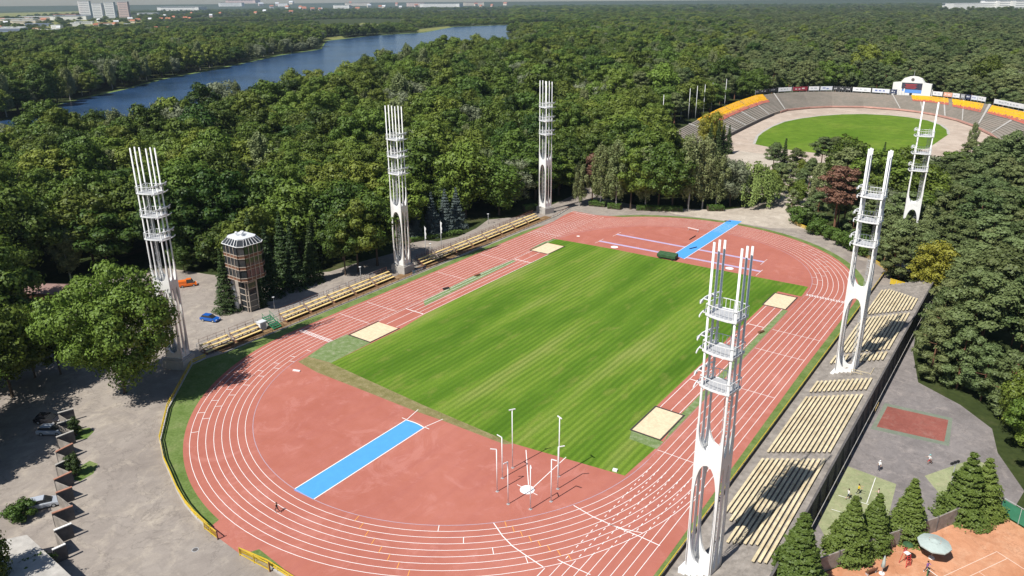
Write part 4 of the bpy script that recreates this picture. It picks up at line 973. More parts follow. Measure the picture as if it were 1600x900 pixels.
# corner of a flat roofed building bottom left
RB = [at(0, 845, 3.2), at(42, 836, 3.2), at(116, 905, 3.2), at(60, 960, 3.2), at(-40, 960, 3.2)]
t = thing('flat_roofed_building', 'corner of a low building with pale flat roof at bottom left', 'building', (*RB[0], 0)); rel = [(x-RB[0][0], y-RB[0][1]) for x, y in RB]
b = MB(); b.prism([(x*0.97, y*0.97) for x, y in rel], 0, 3.0); b.build('wall', M['concrete_dark'], t)
b = MB(); b.prism(rel, 3.0, 3.25); b.build('roof', M['concrete_pale'], t)
t = thing('shed', 'low brown roofed shed half hidden behind the plane tree', 'shed', (*at(78, 468), 0), R(30))
b = MB(); b.box((0, 0, 1.4), (9, 6, 2.8)); b.build('wall', M['brown_panel'], t)
b = MB(); b.raw([(-5, -3.4, 2.8), (5, -3.4, 2.8), (5, 0, 4.0), (-5, 0, 4.0), (-5, 3.4, 2.8), (5, 3.4, 2.8)], [(0, 1, 2, 3), (3, 2, 5, 4), (0, 3, 4), (1, 5, 2)]); b.build('roof', simple('pinkish_brown_roof', (0.26, 0.17, 0.15), 0.8, 0.2, 0.15, 1), t)

# ------------------------------------------------------------------ cars
def car(label, loc, rz, paint, van=False):
    t = thing('parked_car', label, 'car', (*loc, 0), rz, 'parked cars')
    L_, Wd = (4.3, 1.75); hb = 0.85; hr = 1.45 if not van else 1.9
    prof = [(-L_/2, 0.35), (-L_/2, hb), (-L_/2+0.25, hb+0.08), (L_/2-1.0, hb+0.02), (L_/2-0.1, hb-0.16), (L_/2, 0.55), (L_/2-0.05, 0.3)]
    def loft(b, pf, w0, w1):
        n_ = len(pf)
        for s in (-1, 1): b.face([(x, s*(w0 if z < hb+0.05 else w1), z) for x, z in (pf if s > 0 else pf[::-1])])
        for i in range(n_):
            j = (i+1) % n_; (xa, za), (xb, zb) = pf[i], pf[j]; wa = w0 if za < hb+0.05 else w1; wb = w0 if zb < hb+0.05 else w1
            b.face([(xa, -wa, za), (xb, -wb, zb), (xb, wb, zb), (xa, wa, za)])
    b = MB(); loft(b, prof, Wd/2, Wd/2-0.06); b.build('body', paint, t)
    cab = [(-L_/2+0.15, hb+0.06), (-L_/2+0.55, hr-0.05), (-0.1, hr), (0.35, hr-0.06), (1.15, hb+0.06)]
    if van: cab = [(-0.3, hb+0.06), (-0.25, hr), (0.9, hr), (1.5, hb+0.06)]
    b = MB(); loft(b, cab, Wd/2-0.12, Wd/2-0.25); b.build('window', M['glass'], t)
    b = MB(); x0, x1 = (cab[1][0]+0.05, cab[2][0]+0.3) if not van else (cab[1][0], cab[2][0])
    b.box(((x0+x1)/2, 0, hr+0.0), (x1-x0, (Wd/2-0.25)*2, 0.06)); b.build('roof', paint, t)
    for sx, sy in ((-1, -1), (-1, 1), (1, -1), (1, 1)):
        w_ = MB(); w_.tube([(sx*1.32, sy*(Wd/2-0.2), 0.32), (sx*1.32, sy*(Wd/2+0.02), 0.32)], 0.32, 14); wo_ = w_.build('wheel', M['black'], t)
        r_ = MB(); r_.tube([(sx*1.32, sy*(Wd/2+0.02), 0.32), (sx*1.32, sy*(Wd/2+0.035), 0.32)], 0.19, 10); r_.build('rim', M['steel'], wo_)
    for sy in (-1, 1):
        h = MB(); h.box((L_/2-0.06, sy*0.6, 0.62), (0.12, 0.34, 0.14)); h.build('headlight', M['steelwhite'], t)
        h = MB(); h.box((-L_/2+0.0, sy*0.68, 0.75), (0.06, 0.25, 0.16)); h.build('tail_light', M['redpaint'], t)
    if van:
        h = MB(); h.box((-1.2, 0, 1.25), (1.9, 1.6, 0.75)); h.build('cargo_bed', paint, t)
    return t
car('bright blue car parked on the paving near the judges tower', at(329, 501), R(18), M['car_blue'])
car('small orange utility truck under trees behind the judges tower', at(294, 447), R(60), M['car_orange'], True)
car('pale silver hatchback parked beside the zigzag screens, nearest the camera', at(69, 791), R(60), M['car_silver'])
car('silver car half hidden behind the zigzag screens', at(82, 677), R(35), M['car_silver'])
for i, (px, py) in enumerate(((1216, 262), (1228, 258), (1240, 262), (1252, 258), (1262, 264), (1244, 272))): car(f'white car parked among trees below the speedway lawn, {nth(i)} of the cluster', at(px, py), R(20+25*i), M['c_white'])
car('black car in tree shade behind the zigzag screens', at(77, 659), R(35), M['car_black'])

# ------------------------------------------------------------------ field cart, small things on the field
t = thing('equipment_trolley', 'green covered equipment trolley at the far edge of the grass', 'trolley', (*at(1043, 404), 0), R(4))
b = MB(); b.raw([(-2.6, -1.2, 0.55), (2.6, -1.2, 0.55), (2.6, 1.2, 0.55), (-2.6, 1.2, 0.55), (-2.7, -1.25, 1.25), (2.5, -1.25, 1.25), (2.5, 1.25, 1.55), (-2.7, 1.25, 1.55)], [(0, 3, 2, 1), (4, 5, 6, 7), (0, 1, 5, 4), (1, 2, 6, 5), (2, 3, 7, 6), (3, 0, 4, 7)]); b.build('cover', M['green_tarp'], t)
b = MB(); b.box((0, 0, 0.45), (5.0, 2.2, 0.14)); b.build('frame', M['black'], t)
for x in (-1.7, 1.7):
    for y in (-1.1, 1.1):
        q = MB(); q.tube([(x, y-0.1, 0.3), (x, y+0.1, 0.3)], 0.3, 12); q.build('wheel', M['black'], t)
t = thing('barrier_frame', 'low grey metal barrier lying on the far bend beside the blue runway', 'barrier', (*at(1083, 361), 0), R(-8)); b = MB()
b.beam((-1.9, 0, 0.75), (1.9, 0, 0.75), 0.14, 0.16); b.build('beam', M['steelwhite'], t); b = MB()
for x in (-1.6, 1.6): b.beam((x, -0.5, 0.04), (x, 0.5, 0.04), 0.1, 0.08); b.beam((x, 0, 0.04), (x, 0, 0.72), 0.08, 0.08)
b.build('foot', M['steel'], t)
def plank(name, px, py, size, rz, m, label, cat, z=None):
    t = thing(name, label, cat, (*at(px, py), 0), rz); b = MB(); b.box((0, 0, size[2]/2+0.03), size); b.build('board', m, t); b = MB()
    for s in (-0.4, 0.4): b.box((size[0]*s, 0, 0.03), (0.12, size[1]*0.9, 0.06))
    b.build('foot', M['black'], t)
plank('marker_board', 463.5, 580, (1.5, 0.35, 0.22), R(20), M['steelwhite'], 'small white board lying on the red bend near the sand pit', 'marker')
plank('marker_box', 961, 736, (0.7, 0.5, 0.3), R(10), M['steelwhite'], 'small white box at the near corner of the grass', 'box')
plank('wooden_bench', 746, 431, (1.6, 0.5, 0.4), R(70), M['brown_panel'], 'small dark bench between the left straight and jump runway', 'bench')
plank('wooden_bench', 1189, 520, (1.6, 0.5, 0.4), R(70), M['brown_panel'], 'small dark bench between the right straight and jump runway', 'bench')
plank('wooden_bench', 697, 452, (1.6, 0.5, 0.4), R(70), M['black'], 'small black bench beside the left jump take-off line', 'bench')
for px, py, L_, rz, lab in ((1082, 372, 4.5, 1.57, 'rolled dark mat along the left edge of the far blue runway'), (1083, 388, 3.0, 1.2, 'short dark mat near the foot of the far blue runway'), (1137, 346, 2.0, 0.3, 'dark mat at the top end of the far blue runway')):
    t = thing('rolled_mat', lab, 'mat', (*at(px, py), 0.03), rz, 'dark mats by the far blue runway'); b = MB(); b.tube([(-L_/2, 0, 0.1), (-L_/2+0.1, 0, 0.13), (L_/2-0.1, 0, 0.13), (L_/2, 0, 0.1)], [0.08, 0.13, 0.13, 0.08], 8); b.build('mat', M['black'], t)
t = thing('manhole_cover', 'round dark manhole cover in the paving at bottom left', 'manhole cover', (*at(305, 859), 0)); b = MB(); b.prism([(0.36*math.cos(a), 0.36*math.sin(a)) for a in np.linspace(0, 6.28, 20)[:-1]], 0.004, 0.016); b.build('lid', M['concrete_dark'], t)
b = MB(); b.lathe([(0.36, 0.004), (0.36, 0.02), (0.44, 0.02), (0.44, 0.004)], 20); b.build('rim', M['steel'], t)

# ------------------------------------------------------------------ lamps and flag poles
def lamp(x, y, h, label, arm=0.5):
    t = thing('street_lamp', label, 'street lamp', (x, y, 0), 0, 'street lamps'); b = MB(); b.tube([(0, 0, 0), (0, 0, h)], [0.08, 0.05], 8); b.build('pole', M['steel'], t, True)
    b = MB(); b.lathe([(0.001, 0.12), (0.3, 0.06), (0.34, 0), (0.12, -0.1), (0.06, -0.16)], 10, (0, 0, h+0.1)); b.build('lamp_head', M['steelwhite'], t, True)
lamp(-60.6, -37.6, 3.0, 'slim street lamp beside the judges tower steps'); lamp(-58.0, -13.1, 3.7, 'slim street lamp behind the bleachers before the middle tower')
lamp(*at(673, 398), 3.2, 'short street lamp behind the white flagpoles'); lamp(*at(763, 350), 3.2, 'street lamp on the path before the far bleachers')
def pole(x, y, h, label, group, r=0.09, flag=False):
    t = thing('flagpole', label, 'flagpole', (x, y, 0), 0, group); b = MB(); b.tube([(0, 0, 0), (0, 0, h)], [r, r*0.6], 8); b.build('pole', M['steelwhite'], t, True)
    b = MB(); b.lathe([(0.001, 0.16), (0.1, 0.08), (0.001, 0)], 8, (0, 0, h)); b.build('finial', M['steelwhite'], t)
    if flag:
        b = MB(); nz_ = 10
        for i in range(nz_):
            za, zb = h-0.2-i*0.32, h-0.2-(i+1)*0.32; xa, xb = 0.32+0.1*math.sin(i*1.3), 0.32+0.1*math.sin(i*1.3+1.3)
            for s in (-0.02, 0.02): b.face([(0.05, s, za), (xa, s+0.1, za), (xb, s+0.1, zb), (0.05, s, zb)])
        b.build('furled_flag', M['steelwhite'], t)
pole(-58.0, 11.3, 8.4, 'white flagpole just past the middle tower, left of the pair', 'white flagpoles', flag=True); pole(-58.1, 18.0, 8.3, 'white flagpole just past the middle tower, right of the pair', 'white flagpoles', flag=True)

# ------------------------------------------------------------------ courts on the right
flat('court_asphalt', [[(61.0, -62), (61.0, 40), (63, 22), (66, 9), (73.4, 4.2), (78.6, -1.5), (80, -9), (84, -18), (83, -24), (80.6, -24.8), (64.0, -53.0), (61.6, -58)]], 0.010, M['asphalt'])
flat('red_court', [[(63.1, -11.7), (72.8, -10.3), (72.4, -2.6), (63.2, -3.6)]], 0.018, M['red_court'])
flat('green_court_border', [[(62.4, -13.0), (73.6, -11.3), (72.9, -1.5), (62.6, -2.6)]], 0.014, M['green_border'])
flat('green_court', [[(62.0, -42.5), (62.0, -26.2), (68.8, -26.8), (69.3, -34.5), (67.3, -44.5), (65, -47)], [(71.8, -22.2), (77.0, -13.2), (79.6, -13.5), (79.5, -22), (76.5, -29)]], 0.016, M['green_court'])
cm = MB()
for a, c in (((62.6, -34.4), (69, -34.0)), ((66.0, -26.9), (66.3, -34)), ((62.6, -38.2), (68.6, -37.8))): strip(cm, a, c, 0.08, 0.022)
o = cm.build('court_line_markings', M['line']); o['kind'] = 'structure'
flat('clay_court', [[(62.5, -57), (64.4, -52.6), (80.6, -25.4), (85.2, -27.9), (120, -48), (120, -110), (66, -80)]], 0.014, M['clay'])
U = np.array([0.483, 0.876]); V2 = np.array([0.876, -0.483]); Cc = np.array([82.0, -34.8]); cm = MB()
for off in (0, 1.37, 9.6, 10.97): strip(cm, tuple(Cc+V2*off), tuple(Cc+V2*off-U*23.77), 0.07, 0.024)
for q in (0, 23.77): strip(cm, tuple(Cc-U*q), tuple(Cc+V2*10.97-U*q), 0.09, 0.024)
for q in (5.5, 18.3): strip(cm, tuple(Cc+V2*1.37-U*q), tuple(Cc+V2*9.6-U*q), 0.07, 0.024)
o = cm.build('clay_line_markings', simple('chalk_line', (0.78, 0.60, 0.50), 0.8, 0.1, 0.08, 2)); o['kind'] = 'structure'
na = Cc-U*11.9-V2*0.9; nb = Cc-U*11.9+V2*11.9
t = thing('tennis_net', 'dark tennis net across the orange clay court', 'tennis net', (float(na[0]), float(na[1]), 0)); dv = Vector((*(nb-na), 0))
b = MB()
for k in (0, 1): b.tube([dv*k, dv*k+Vector((0, 0, 1.08))], 0.06, 8)
b.build('post', M['green_paint'], t); b = MB()
for k in range(9): b.beam(Vector((0, 0, 0.1+k*0.11)), dv+Vector((0, 0, 0.1+k*0.11)), 0.012, 0.02)
for k in range(1, 90): b.beam(dv*(k/90)+Vector((0, 0, 0.08)), dv*(k/90)+Vector((0, 0, 1.0)), 0.012, 0.02)
b.build('netting', M['black'], t); b = MB(); b.beam(Vector((0, 0, 1.03)), dv+Vector((0, 0, 1.03)), 0.03, 0.07); b.build('headband', M['line'], t)
wl = [(61.8, -56.5), (64.3, -52.4), (67.9, -46.3), (75.0, -35.0), (80.4, -25.0)]
t = thing('court_wall', 'dark weathered concrete wall between the clay court and the spruces', 'wall', (*wl[0], 0)); o0 = Vector((*wl[0], 0))
for a, c in zip(wl, wl[1:]):
    a, c = Vector((*a, 0))-o0, Vector((*c, 0))-o0; n_ = max(1, int((c-a).length/3.0))
    for k in range(n_):
        p, q = a+(c-a)*(k/n_), a+(c-a)*((k+1)/n_); e = (q-p).normalized()*0.04
        b = MB(); b.beam(p+e+Vector((0, 0, 1.15)), q-e+Vector((0, 0, 1.15)), 0.16, 2.3); b.build('panel', M['concrete'], t)
        b = MB(); b.beam(p, p+Vector((0, 0, 2.4)), 0.24, 0.24); b.build('post', M['concrete_dark'], t)
fence('windbreak_fence', 'green cloth windbreak fence at the end of the clay court', [(81.6, -25.8), (85, -27.7), (95, -33.5)], 2.6, 2.5, M['steel'], M['steel'], (1.0,), 0.06, (M['green_mesh'], 0.5, 0.85))
t = thing('parasol', 'large grey open parasol on the clay court', 'parasol', (75.4, -40.9, 0)); b = MB(); cv = MB()
n_ = 8
for i in range(n_):
    a0, a1 = 2*math.pi*i/n_, 2*math.pi*(i+1)/n_; r0, r1 = 1.95, 0.7
    P = lambda r, a, z: (r*math.cos(a), r*math.sin(a), z)
    am = (a0+a1)/2
    cv.face([P(r0, a0, 2.25), P(r0*0.95, am, 2.28), P(r1, am, 2.68), P(r1, a0, 2.68)]); cv.face([P(r0*0.95, am, 2.28), P(r0, a1, 2.25), P(r1, a1, 2.68), P(r1, am, 2.68)])
    cv.face([P(r1, a0, 2.68), P(r1, a1, 2.68), (0, 0, 2.9)]); cv.face([P(r0, a0, 2.25), P(r0, a0, 2.1), P(r0*0.95, am, 2.13), P(r0*0.95, am, 2.28)]); cv.face([P(r0*0.95, am, 2.28), P(r0*0.95, am, 2.13), P(r0, a1, 2.1), P(r0, a1, 2.25)])
cv.build('canopy', M['parasol'], t); b.tube([(0, 0, 0.05), (0, 0, 2.9)], 0.04, 8); b.build('pole', M['steel'], t); b = MB(); b.lathe([(0.001, 0.14), (0.35, 0.12), (0.4, 0.0)], 14); b.build('base', M['steelwhite'], t)
t = thing('parasol', 'closed grey parasol standing by the court wall', 'parasol', (70.9, -47.5, 0)); b = MB(); b.lathe([(0.05, 0.9), (0.26, 1.05), (0.2, 1.7), (0.08, 2.6), (0.02, 2.75)], 10); b.build('canopy', M['parasol'], t, True); b = MB(); b.tube([(0, 0, 0), (0, 0, 2.7)], 0.03, 8); b.build('pole', M['steel'], t); b = MB(); b.lathe([(0.001, 0.12), (0.32, 0.1), (0.36, 0)], 14); b.build('base', M['steelwhite'], t)
t = thing('umpire_chair', 'tall red umpire chair with small dark canopy by the court wall', 'chair', (72.9, -44.1, 0), R(-30)); b = MB()
for sx in (-1, 1):
    for sy in (-1, 1): b.beam((sx*0.5, sy*0.45, 0), (sx*0.3, sy*0.28, 1.7), 0.06, 0.06)
for k in range(5): b.beam((0.48-0.03*k, -0.4+0.02*k, 0.3+k*0.3), (0.48-0.03*k, 0.4-0.02*k, 0.3+k*0.3), 0.05, 0.05)
b.build('frame', M['redpaint'], t); b = MB(); b.box((0, 0, 1.75), (0.6, 0.6, 0.07)); b.build('seat', M['steelwhite'], t); b = MB(); b.box((-0.3, 0, 2.1), (0.06, 0.6, 0.6)); b.build('backrest', M['redpaint'], t)
b = MB(); b.beam((-0.3, 0, 1.8), (-0.2, 0, 3.0), 0.04, 0.04); b.build('canopy_pole', M['steel'], t); b = MB(); b.lathe([(0.001, 0.15), (0.6, 0), (0.62, -0.04)], 10, (-0.1, 0, 3.0)); b.build('canopy', M['green_tarp'], t)
t = thing('park_bench', 'low brown bench by the court wall next to the closed parasol', 'bench', (69.8, -48.3, 0), R(60)); b = MB(); b.box((0, 0, 0.45), (1.6, 0.45, 0.06)); b.build('seat', M['brown_panel'], t); b = MB(); b.box((0, -0.24, 0.75), (1.6, 0.05, 0.3)); b.build('backrest', M['brown_panel'], t)
for x in (-0.65, 0.65): b = MB(); b.box((x, 0, 0.21), (0.08, 0.42, 0.42)); b.build('leg', M['steel'], t)
for x, y, h, lab in ((75.4, -27.6, 6.5, 'grey steel lamp pole among the right-hand spruces'), (66.3, -43.6, 6.2, 'grey steel lamp pole among the spruces before the grandstand')):
    t = thing('court_lamp', lab, 'lamp post', (x, y, 0), R(60), 'court lamp posts'); b = MB(); b.tube([(0, 0, 0), (0, 0, h)], [0.1, 0.07], 8); b.build('pole', M['steel'], t); b = MB(); b.beam((-0.8, 0, h), (0.8, 0, h), 0.08, 0.08); b.build('crossarm', M['steel'], t)
    for s in (-0.6, 0, 0.6): b = MB(); b.box((s, 0.1, h+0.18), (0.4, 0.25, 0.3)); b.build('floodlight', M['black'], t)

# ------------------------------------------------------------------ people
def person(label, loc, rz, pose, shirt, trousers, cap=None, sleeve='skin', h=1.75):
    J = dict(pel=(0, 0, 0.95), waist=(0, 0.01, 1.10), chest=(0, 0.0, 1.32), neck=(0, 0, 1.48), head0=(0, 0.02, 1.56), head1=(0, 0.02, 1.70))
    def limb(s, hipf, kneef, armf):
        sd_ = 'l' if s < 0 else 'r'
        J['hip'+sd_] = (s*0.10, 0, 0.90)
        kx = 0.45*math.sin(hipf); J['knee'+sd_] = (s*0.11, kx, 0.90-0.45*math.cos(hipf))
        k = J['knee'+sd_]; sh = hipf-kneef
        J['ank'+sd_] = (s*0.11, k[1]+0.42*math.sin(sh), k[2]-0.42*math.cos(sh)); a = J['ank'+sd_]; J['toe'+sd_] = (s*0.13, a[1]+0.17*math.cos(sh), a[2]-0.04+0.17*math.sin(sh))
        J['sh'+sd_] = (s*0.19, 0, 1.42); J['elb'+sd_] = (s*0.25, 0.28*math.sin(armf), 1.42-0.28*math.cos(armf)); e = J['elb'+sd_]; f2 = armf+0.7 if abs(armf) > 0.2 else armf+0.2
        J['wri'+sd_] = (s*0.24, e[1]+0.24*math.sin(f2), e[2]-0.24*math.cos(f2)); w_ = J['wri'+sd_]; J['palm'+sd_] = (s*0.24, w_[1]+0.09*math.sin(f2), w_[2]-0.09*math.cos(f2))
        p = J['palm'+sd_]
        for i, dx in enumerate((-0.036, -0.012, 0.012, 0.036)):
            ln = (0.07, 0.085, 0.08, 0.06)[i]; J[f'f{i}{sd_}'] = (p[0]+dx, p[1]+ln*math.sin(f2+0.3), p[2]-ln*math.cos(f2+0.3))
        J['th'+sd_] = (w_[0]-s*0.05, w_[1]+0.05*math.sin(f2)+0.02, w_[2]-0.06*math.cos(f2))
    (la, lk, aa), (ra, rk, ba) = pose
    limb(-1, la, lk, aa); limb(1, ra, rk, ba)
    RAD = dict(pel=0.135, waist=0.125, chest=0.15, neck=0.06, head0=0.085, head1=0.095, hip=0.09, knee=0.058, ank=0.042, toe=0.04, sh=0.065, elb=0.045, wri=0.032, palm=0.036, th=0.012, f=0.010)
    E_ = [('pel', 'waist', 1), ('waist', 'chest', 1), ('chest', 'neck', 1), ('neck', 'head0', 0), ('head0', 'head1', 0)]
    for sd_ in 'lr':
        E_ += [('pel', 'hip'+sd_, 2), ('hip'+sd_, 'knee'+sd_, 2), ('knee'+sd_, 'ank'+sd_, 2 if trousers[1] else 0), ('ank'+sd_, 'toe'+sd_, 3), ('chest', 'sh'+sd_, 1), ('sh'+sd_, 'elb'+sd_, 1), ('elb'+sd_, 'wri'+sd_, 0), ('wri'+sd_, 'palm'+sd_, 0), ('wri'+sd_, 'th'+sd_, 0)]
        E_ += [('palm'+sd_, f'f{i}{sd_}', 0) for i in range(4)]
    names = list(J); ix = {n_: i for i, n_ in enumerate(names)}
    me = bpy.data.meshes.new('person'); me.from_pydata([J[n_] for n_ in names], [(ix[a], ix[b_]) for a, b_, _ in E_], []); me.update()
    o = bpy.data.objects.new('person', me); COL.objects.link(o)
    sk = o.modifiers.new('skin', 'SKIN'); o.modifiers.new('sub', 'SUBSURF').levels = 1
    sv_ = me.skin_vertices[0].data
    for n_ in names:
        key = n_ if n_ in RAD else n_[:-1] if n_[:-1] in RAD else 'f'
        sv_[ix[n_]].radius = (RAD[key], RAD[key]); sv_[ix[n_]].use_root = (n_ == 'pel')
    dg = bpy.context.evaluated_depsgraph_get(); nm = bpy.data.meshes.new_from_object(o.evaluated_get(dg)); bpy.data.objects.remove(o)
    for q in (M['skin'], M[shirt], M[trousers[0]], M['c_white' if shirt != 'c_white' else 'c_black']): nm.materials.append(q)
    segs = [(np.array(J[a]), np.array(J[b_]), k) for a, b_, k in E_]
    for p in nm.polygons:
        c = np.array(p.center); best = (9, 0)
        for a, b_, k in segs:
            d = b_-a; tt = max(0, min(1, float((c-a)@d/(d@d)))); ds = float(np.linalg.norm(c-a-d*tt)); best = min(best, (ds, k))
        p.material_index = best[1]; p.use_smooth = True
    zmin = min(v.co.z for v in nm.vertices)
    ob = bpy.data.objects.new('person', nm); COL.objects.link(ob); ob.location = (*loc, -zmin*h/1.75+0.02); ob.rotation_euler = (0, 0, rz); ob.scale = (h/1.8,)*3
    tag(ob, label, 'person', 'people on the courts and track')
    hb = MB(); hb.lathe([(0.001, 0.115), (0.06, 0.10), (0.10, 0.05), (0.108, 0.0), (0.10, -0.05)], 12, (0, -0.005, 1.70)); 
    if cap: hb.box((0, 0.12, 1.70), (0.15, 0.12, 0.02))
    hm = hb.build('cap' if cap else 'hair', M[cap or 'hair'], ob, True)
    fc = MB()
    for s in (-1, 1): fc.box((s*0.035, 0.112, 1.655), (0.02, 0.012, 0.012))
    fc.build('eye', M['c_black'], ob)
    fc = MB(); fc.raw([(-0.014, 0.105, 1.615), (0.014, 0.105, 1.615), (0, 0.108, 1.655), (0, 0.14, 1.622)], [(0, 1, 3), (0, 3, 2), (1, 2, 3)]); fc.build('nose', M['skin'], ob)
    fc = MB(); fc.box((0, 0.107, 1.588), (0.045, 0.012, 0.01)); fc.build('mouth', M['c_red'], ob)
    return ob
RUN = ((0.7, 1.1, -0.7), (-0.35, 0.6, 0.7)); STAND = ((0.04, 0.05, 0.05), (-0.05, 0.05, -0.05)); WALK = ((0.35, 0.2, -0.3), (-0.3, 0.25, 0.3)); PLAY = ((0.5, 0.5, 1.1), (-0.2, 0.4, 0.9))
person('runner in dark clothes on the near left bend of the track', at(433.5, 801), R(110), RUN, 'c_black', ('c_black', True))
person('person in white shirt and dark trousers on the grey asphalt court', (66.0, -24.7), R(160), STAND, 'c_white', ('c_navy', True), 'c_white')
person('person in white top and red shorts with pale cap, running on asphalt', (71.8, -18.5), R(120), RUN, 'c_white', ('c_red', False), 'c_teal')
person('player in yellow shirt lunging on the green court', (64.8, -32.6), R(-80), PLAY, 'c_yellow', ('c_black', True))
person('player in white shirt and dark shorts at the green court edge', (63.9, -34.6), R(-60), WALK, 'c_white', ('c_navy', False))
person('player in pale pink shirt on the green court behind the spruce tip', (67.3, -32.1), R(90), WALK, 'c_pink', ('c_pink', True))
person('tennis player in purple clothes near the clay court net', (75.3, -44.2), R(-120), PLAY, 'c_purple', ('c_navy', True))

# ------------------------------------------------------------------ speedway stadium
SWG = [at(*q) for q in [(1178, 225), (1183, 213), (1190, 207), (1205, 198), (1225, 190), (1250, 185), (1280, 181), (1315, 178.5), (1350, 178), (1390, 180), (1420, 183), (1450, 188), (1470, 195), (1481, 203), (1482, 210)]]
flat('speedway_lawn', [SWG+[(30, 262), (16, 236), (-8, 222), (-30, 224)]], 0.03, M['bright_lawn'])
INN = [at(*q, 1.2) for q in [(1085, 240), (1110, 224), (1145, 207), (1167, 196), (1190, 185), (1209, 177), (1230, 170.5), (1265, 167), (1300, 165.5), (1350, 166), (1403, 170), (1430, 173), (1456, 177), (1495, 186), (1521, 195), (1548, 208), (1570, 224)]]
OUT = [at(*q, 6.5) for q in [(1036, 216), (1060, 203), (1090, 187), (1120, 172), (1150, 160), (1180, 150), (1215, 145.5), (1255, 143.5), (1300, 143), (1345, 145), (1390, 148), (1423, 149), (1455, 151), (1493, 155), (1532, 160.5), (1600, 174), (1680, 196)]]
flat('speedway_track', [[(x, y) for x, y in INN]+[(40, 215), (0, 205), (-40, 208)]], 0.02, M['speedway'])
def loop_strip(mb, P, wd, z):
    for a, c in zip(P, P[1:]): strip(mb, a, c, wd, z)
mbk = MB(); loop_strip(mbk, SWG, 1.3, 0.05); o = mbk.build('speedway_kerb_line', M['concrete_pale']); o['kind'] = 'structure'
t = thing('speedway_terrace', 'curved stepped concrete terrace around the speedway oval', 'grandstand', (0, 0, 0))
tm = MB(); NS = 16; ni = len(INN)
def TP(i, q):
    i0 = int(min(i, ni-2)); f = i-i0; a = np.array(INN[i0])*(1-f)+np.array(INN[i0+1])*f; c = np.array(OUT[i0])*(1-f)+np.array(OUT[i0+1])*f; return tuple(a*(1-q)+c*q)
steps = [k/2 for k in range(2*(ni-1)+1)]
for a, c in zip(steps, steps[1:]):
    for k in range(NS):
        z = 1.2+5.3*(k+1)/NS; zp = 1.2+5.3*k/NS if k else 0.0
        p0, p1, p2, p3 = TP(a, k/NS), TP(c, k/NS), TP(c, (k+1)/NS), TP(a, (k+1)/NS)
        tm.face([(*p0, zp), (*p1, zp), (*p1, z), (*p0, z)]); tm.face([(*p0, z), (*p1, z), (*p2, z), (*p3, z)])
    p0, p1 = TP(a, 1), TP(c, 1); tm.face([(*p0, 0), (*p1, 0), (*p1, 6.5), (*p0, 6.5)])
tm.build('steps', M['terrace'], t)
pk = MB()
for a, c in zip(steps[11:], steps[12:]):
    p0, p1 = TP(a, -0.01), TP(c, -0.01); pk.beam((*p0, 0.9), (*p1, 0.9), 0.5, 0.9)
pk.build('safety_fence', simple('faded_pink_boards', (0.52, 0.30, 0.25), 0.8, 0.2, 0.15, 0.3), t)
pk = MB()
for a, c in zip(steps[:10], steps[1:11]):
    p0, p1 = TP(a, -0.02), TP(c, -0.02); pk.beam((*p0, 0.75), (*p1, 0.75), 0.3, 1.5)
pk.build('retaining_wall', M['concrete_dark'], t)
for i in (1.5, 2.2, 2.9, 3.6, 4.6, 5.8, 10.1, 11.4, 12.5, 13.3, 14.2, 15.0):
    a = MB()
    for k in range(8):
        q0, q1 = k/8, (k+1)/8; p0, p1 = TP(i, q0), TP(i+0.06, q0); p2, p3 = TP(i+0.06, q1), TP(i, q1); z0, z1 = 1.35+5.3*q0+0.25, 1.35+5.3*q1+0.25
        a.face([(*p0, z0), (*p1, z0), (*p2, z1), (*p3, z1)])
    a.build('stairway', M['concrete_pale'], t)
# seat blocks
def seat_block(i0, i1, q0, q1, label):
    t = thing('seating_block', label, 'seats', (0, 0, 0), 0, 'yellow seat blocks in the speedway stadium')
    rows = 9; ym = MB(); rmb = MB()
    for r_ in range(rows):
        q = q0+(q1-q0)*(r_+0.5)/rows; a, c = np.array(TP(i0, q)), np.array(TP(i1, q)); k = int(np.ceil(q*NS)); z = 1.2+5.3*k/NS
        n_ = max(4, int(np.linalg.norm(c-a)/0.62))
        for s in range(n_):
            if random.random() < 0.04: continue
            x, y = TP(i0+(i1-i0)*(s+0.5)/n_, q); mbx = rmb if (r_ < 2 or (r_ == 2 and random.random() < 0.5)) else ym
            mbx.box((x, y, z+0.42), (0.46, 0.44, 0.08)); mbx.box((x, y+0.0, z+0.68), (0.46, 0.1, 0.45))
    o = ym.build('yellow_seats', M['seat_yellow'], t); o['kind'] = 'stuff'; o = rmb.build('red_seats', M['seat_red'], t); o['kind'] = 'stuff'
seat_block(1.9, 2.55, 0.52, 0.97, 'yellow seat block nearest the trees on the left speedway terrace'); seat_block(2.6, 3.3, 0.52, 0.97, 'second yellow seat block from the trees on the left speedway terrace')
seat_block(3.35, 4.1, 0.52, 0.97, 'third yellow seat block on the left speedway terrace'); seat_block(4.15, 5.3, 0.50, 0.97, 'yellow seat block farthest up the left speedway terrace')
seat_block(11.0, 12.7, 0.56, 0.95, 'yellow seat block just right of the scoreboard'); seat_block(12.85, 14.1, 0.52, 0.92, 'middle yellow seat block on the right speedway terrace'); seat_block(14.3, 15.9, 0.55, 0.93, 'yellow seat block at the right edge of the picture')
# poles on the left rim
for i, (px, y0, y1) in enumerate([(1042, 190, 149), (1057, 175, 145), (1071, 170, 142), (1083, 172, 139), (1094, 173, 135), (1106, 170, 133), (1118, 164, 130), (1139, 160, 124)]):
    x, y = at(px, y0, 6.5); hh = tall(x, y, y1)
    pole(x-3, y+1, hh, f'grey mast on the left rim of the speedway, {nth(i)} from the left', 'masts on the speedway rim', 0.2)
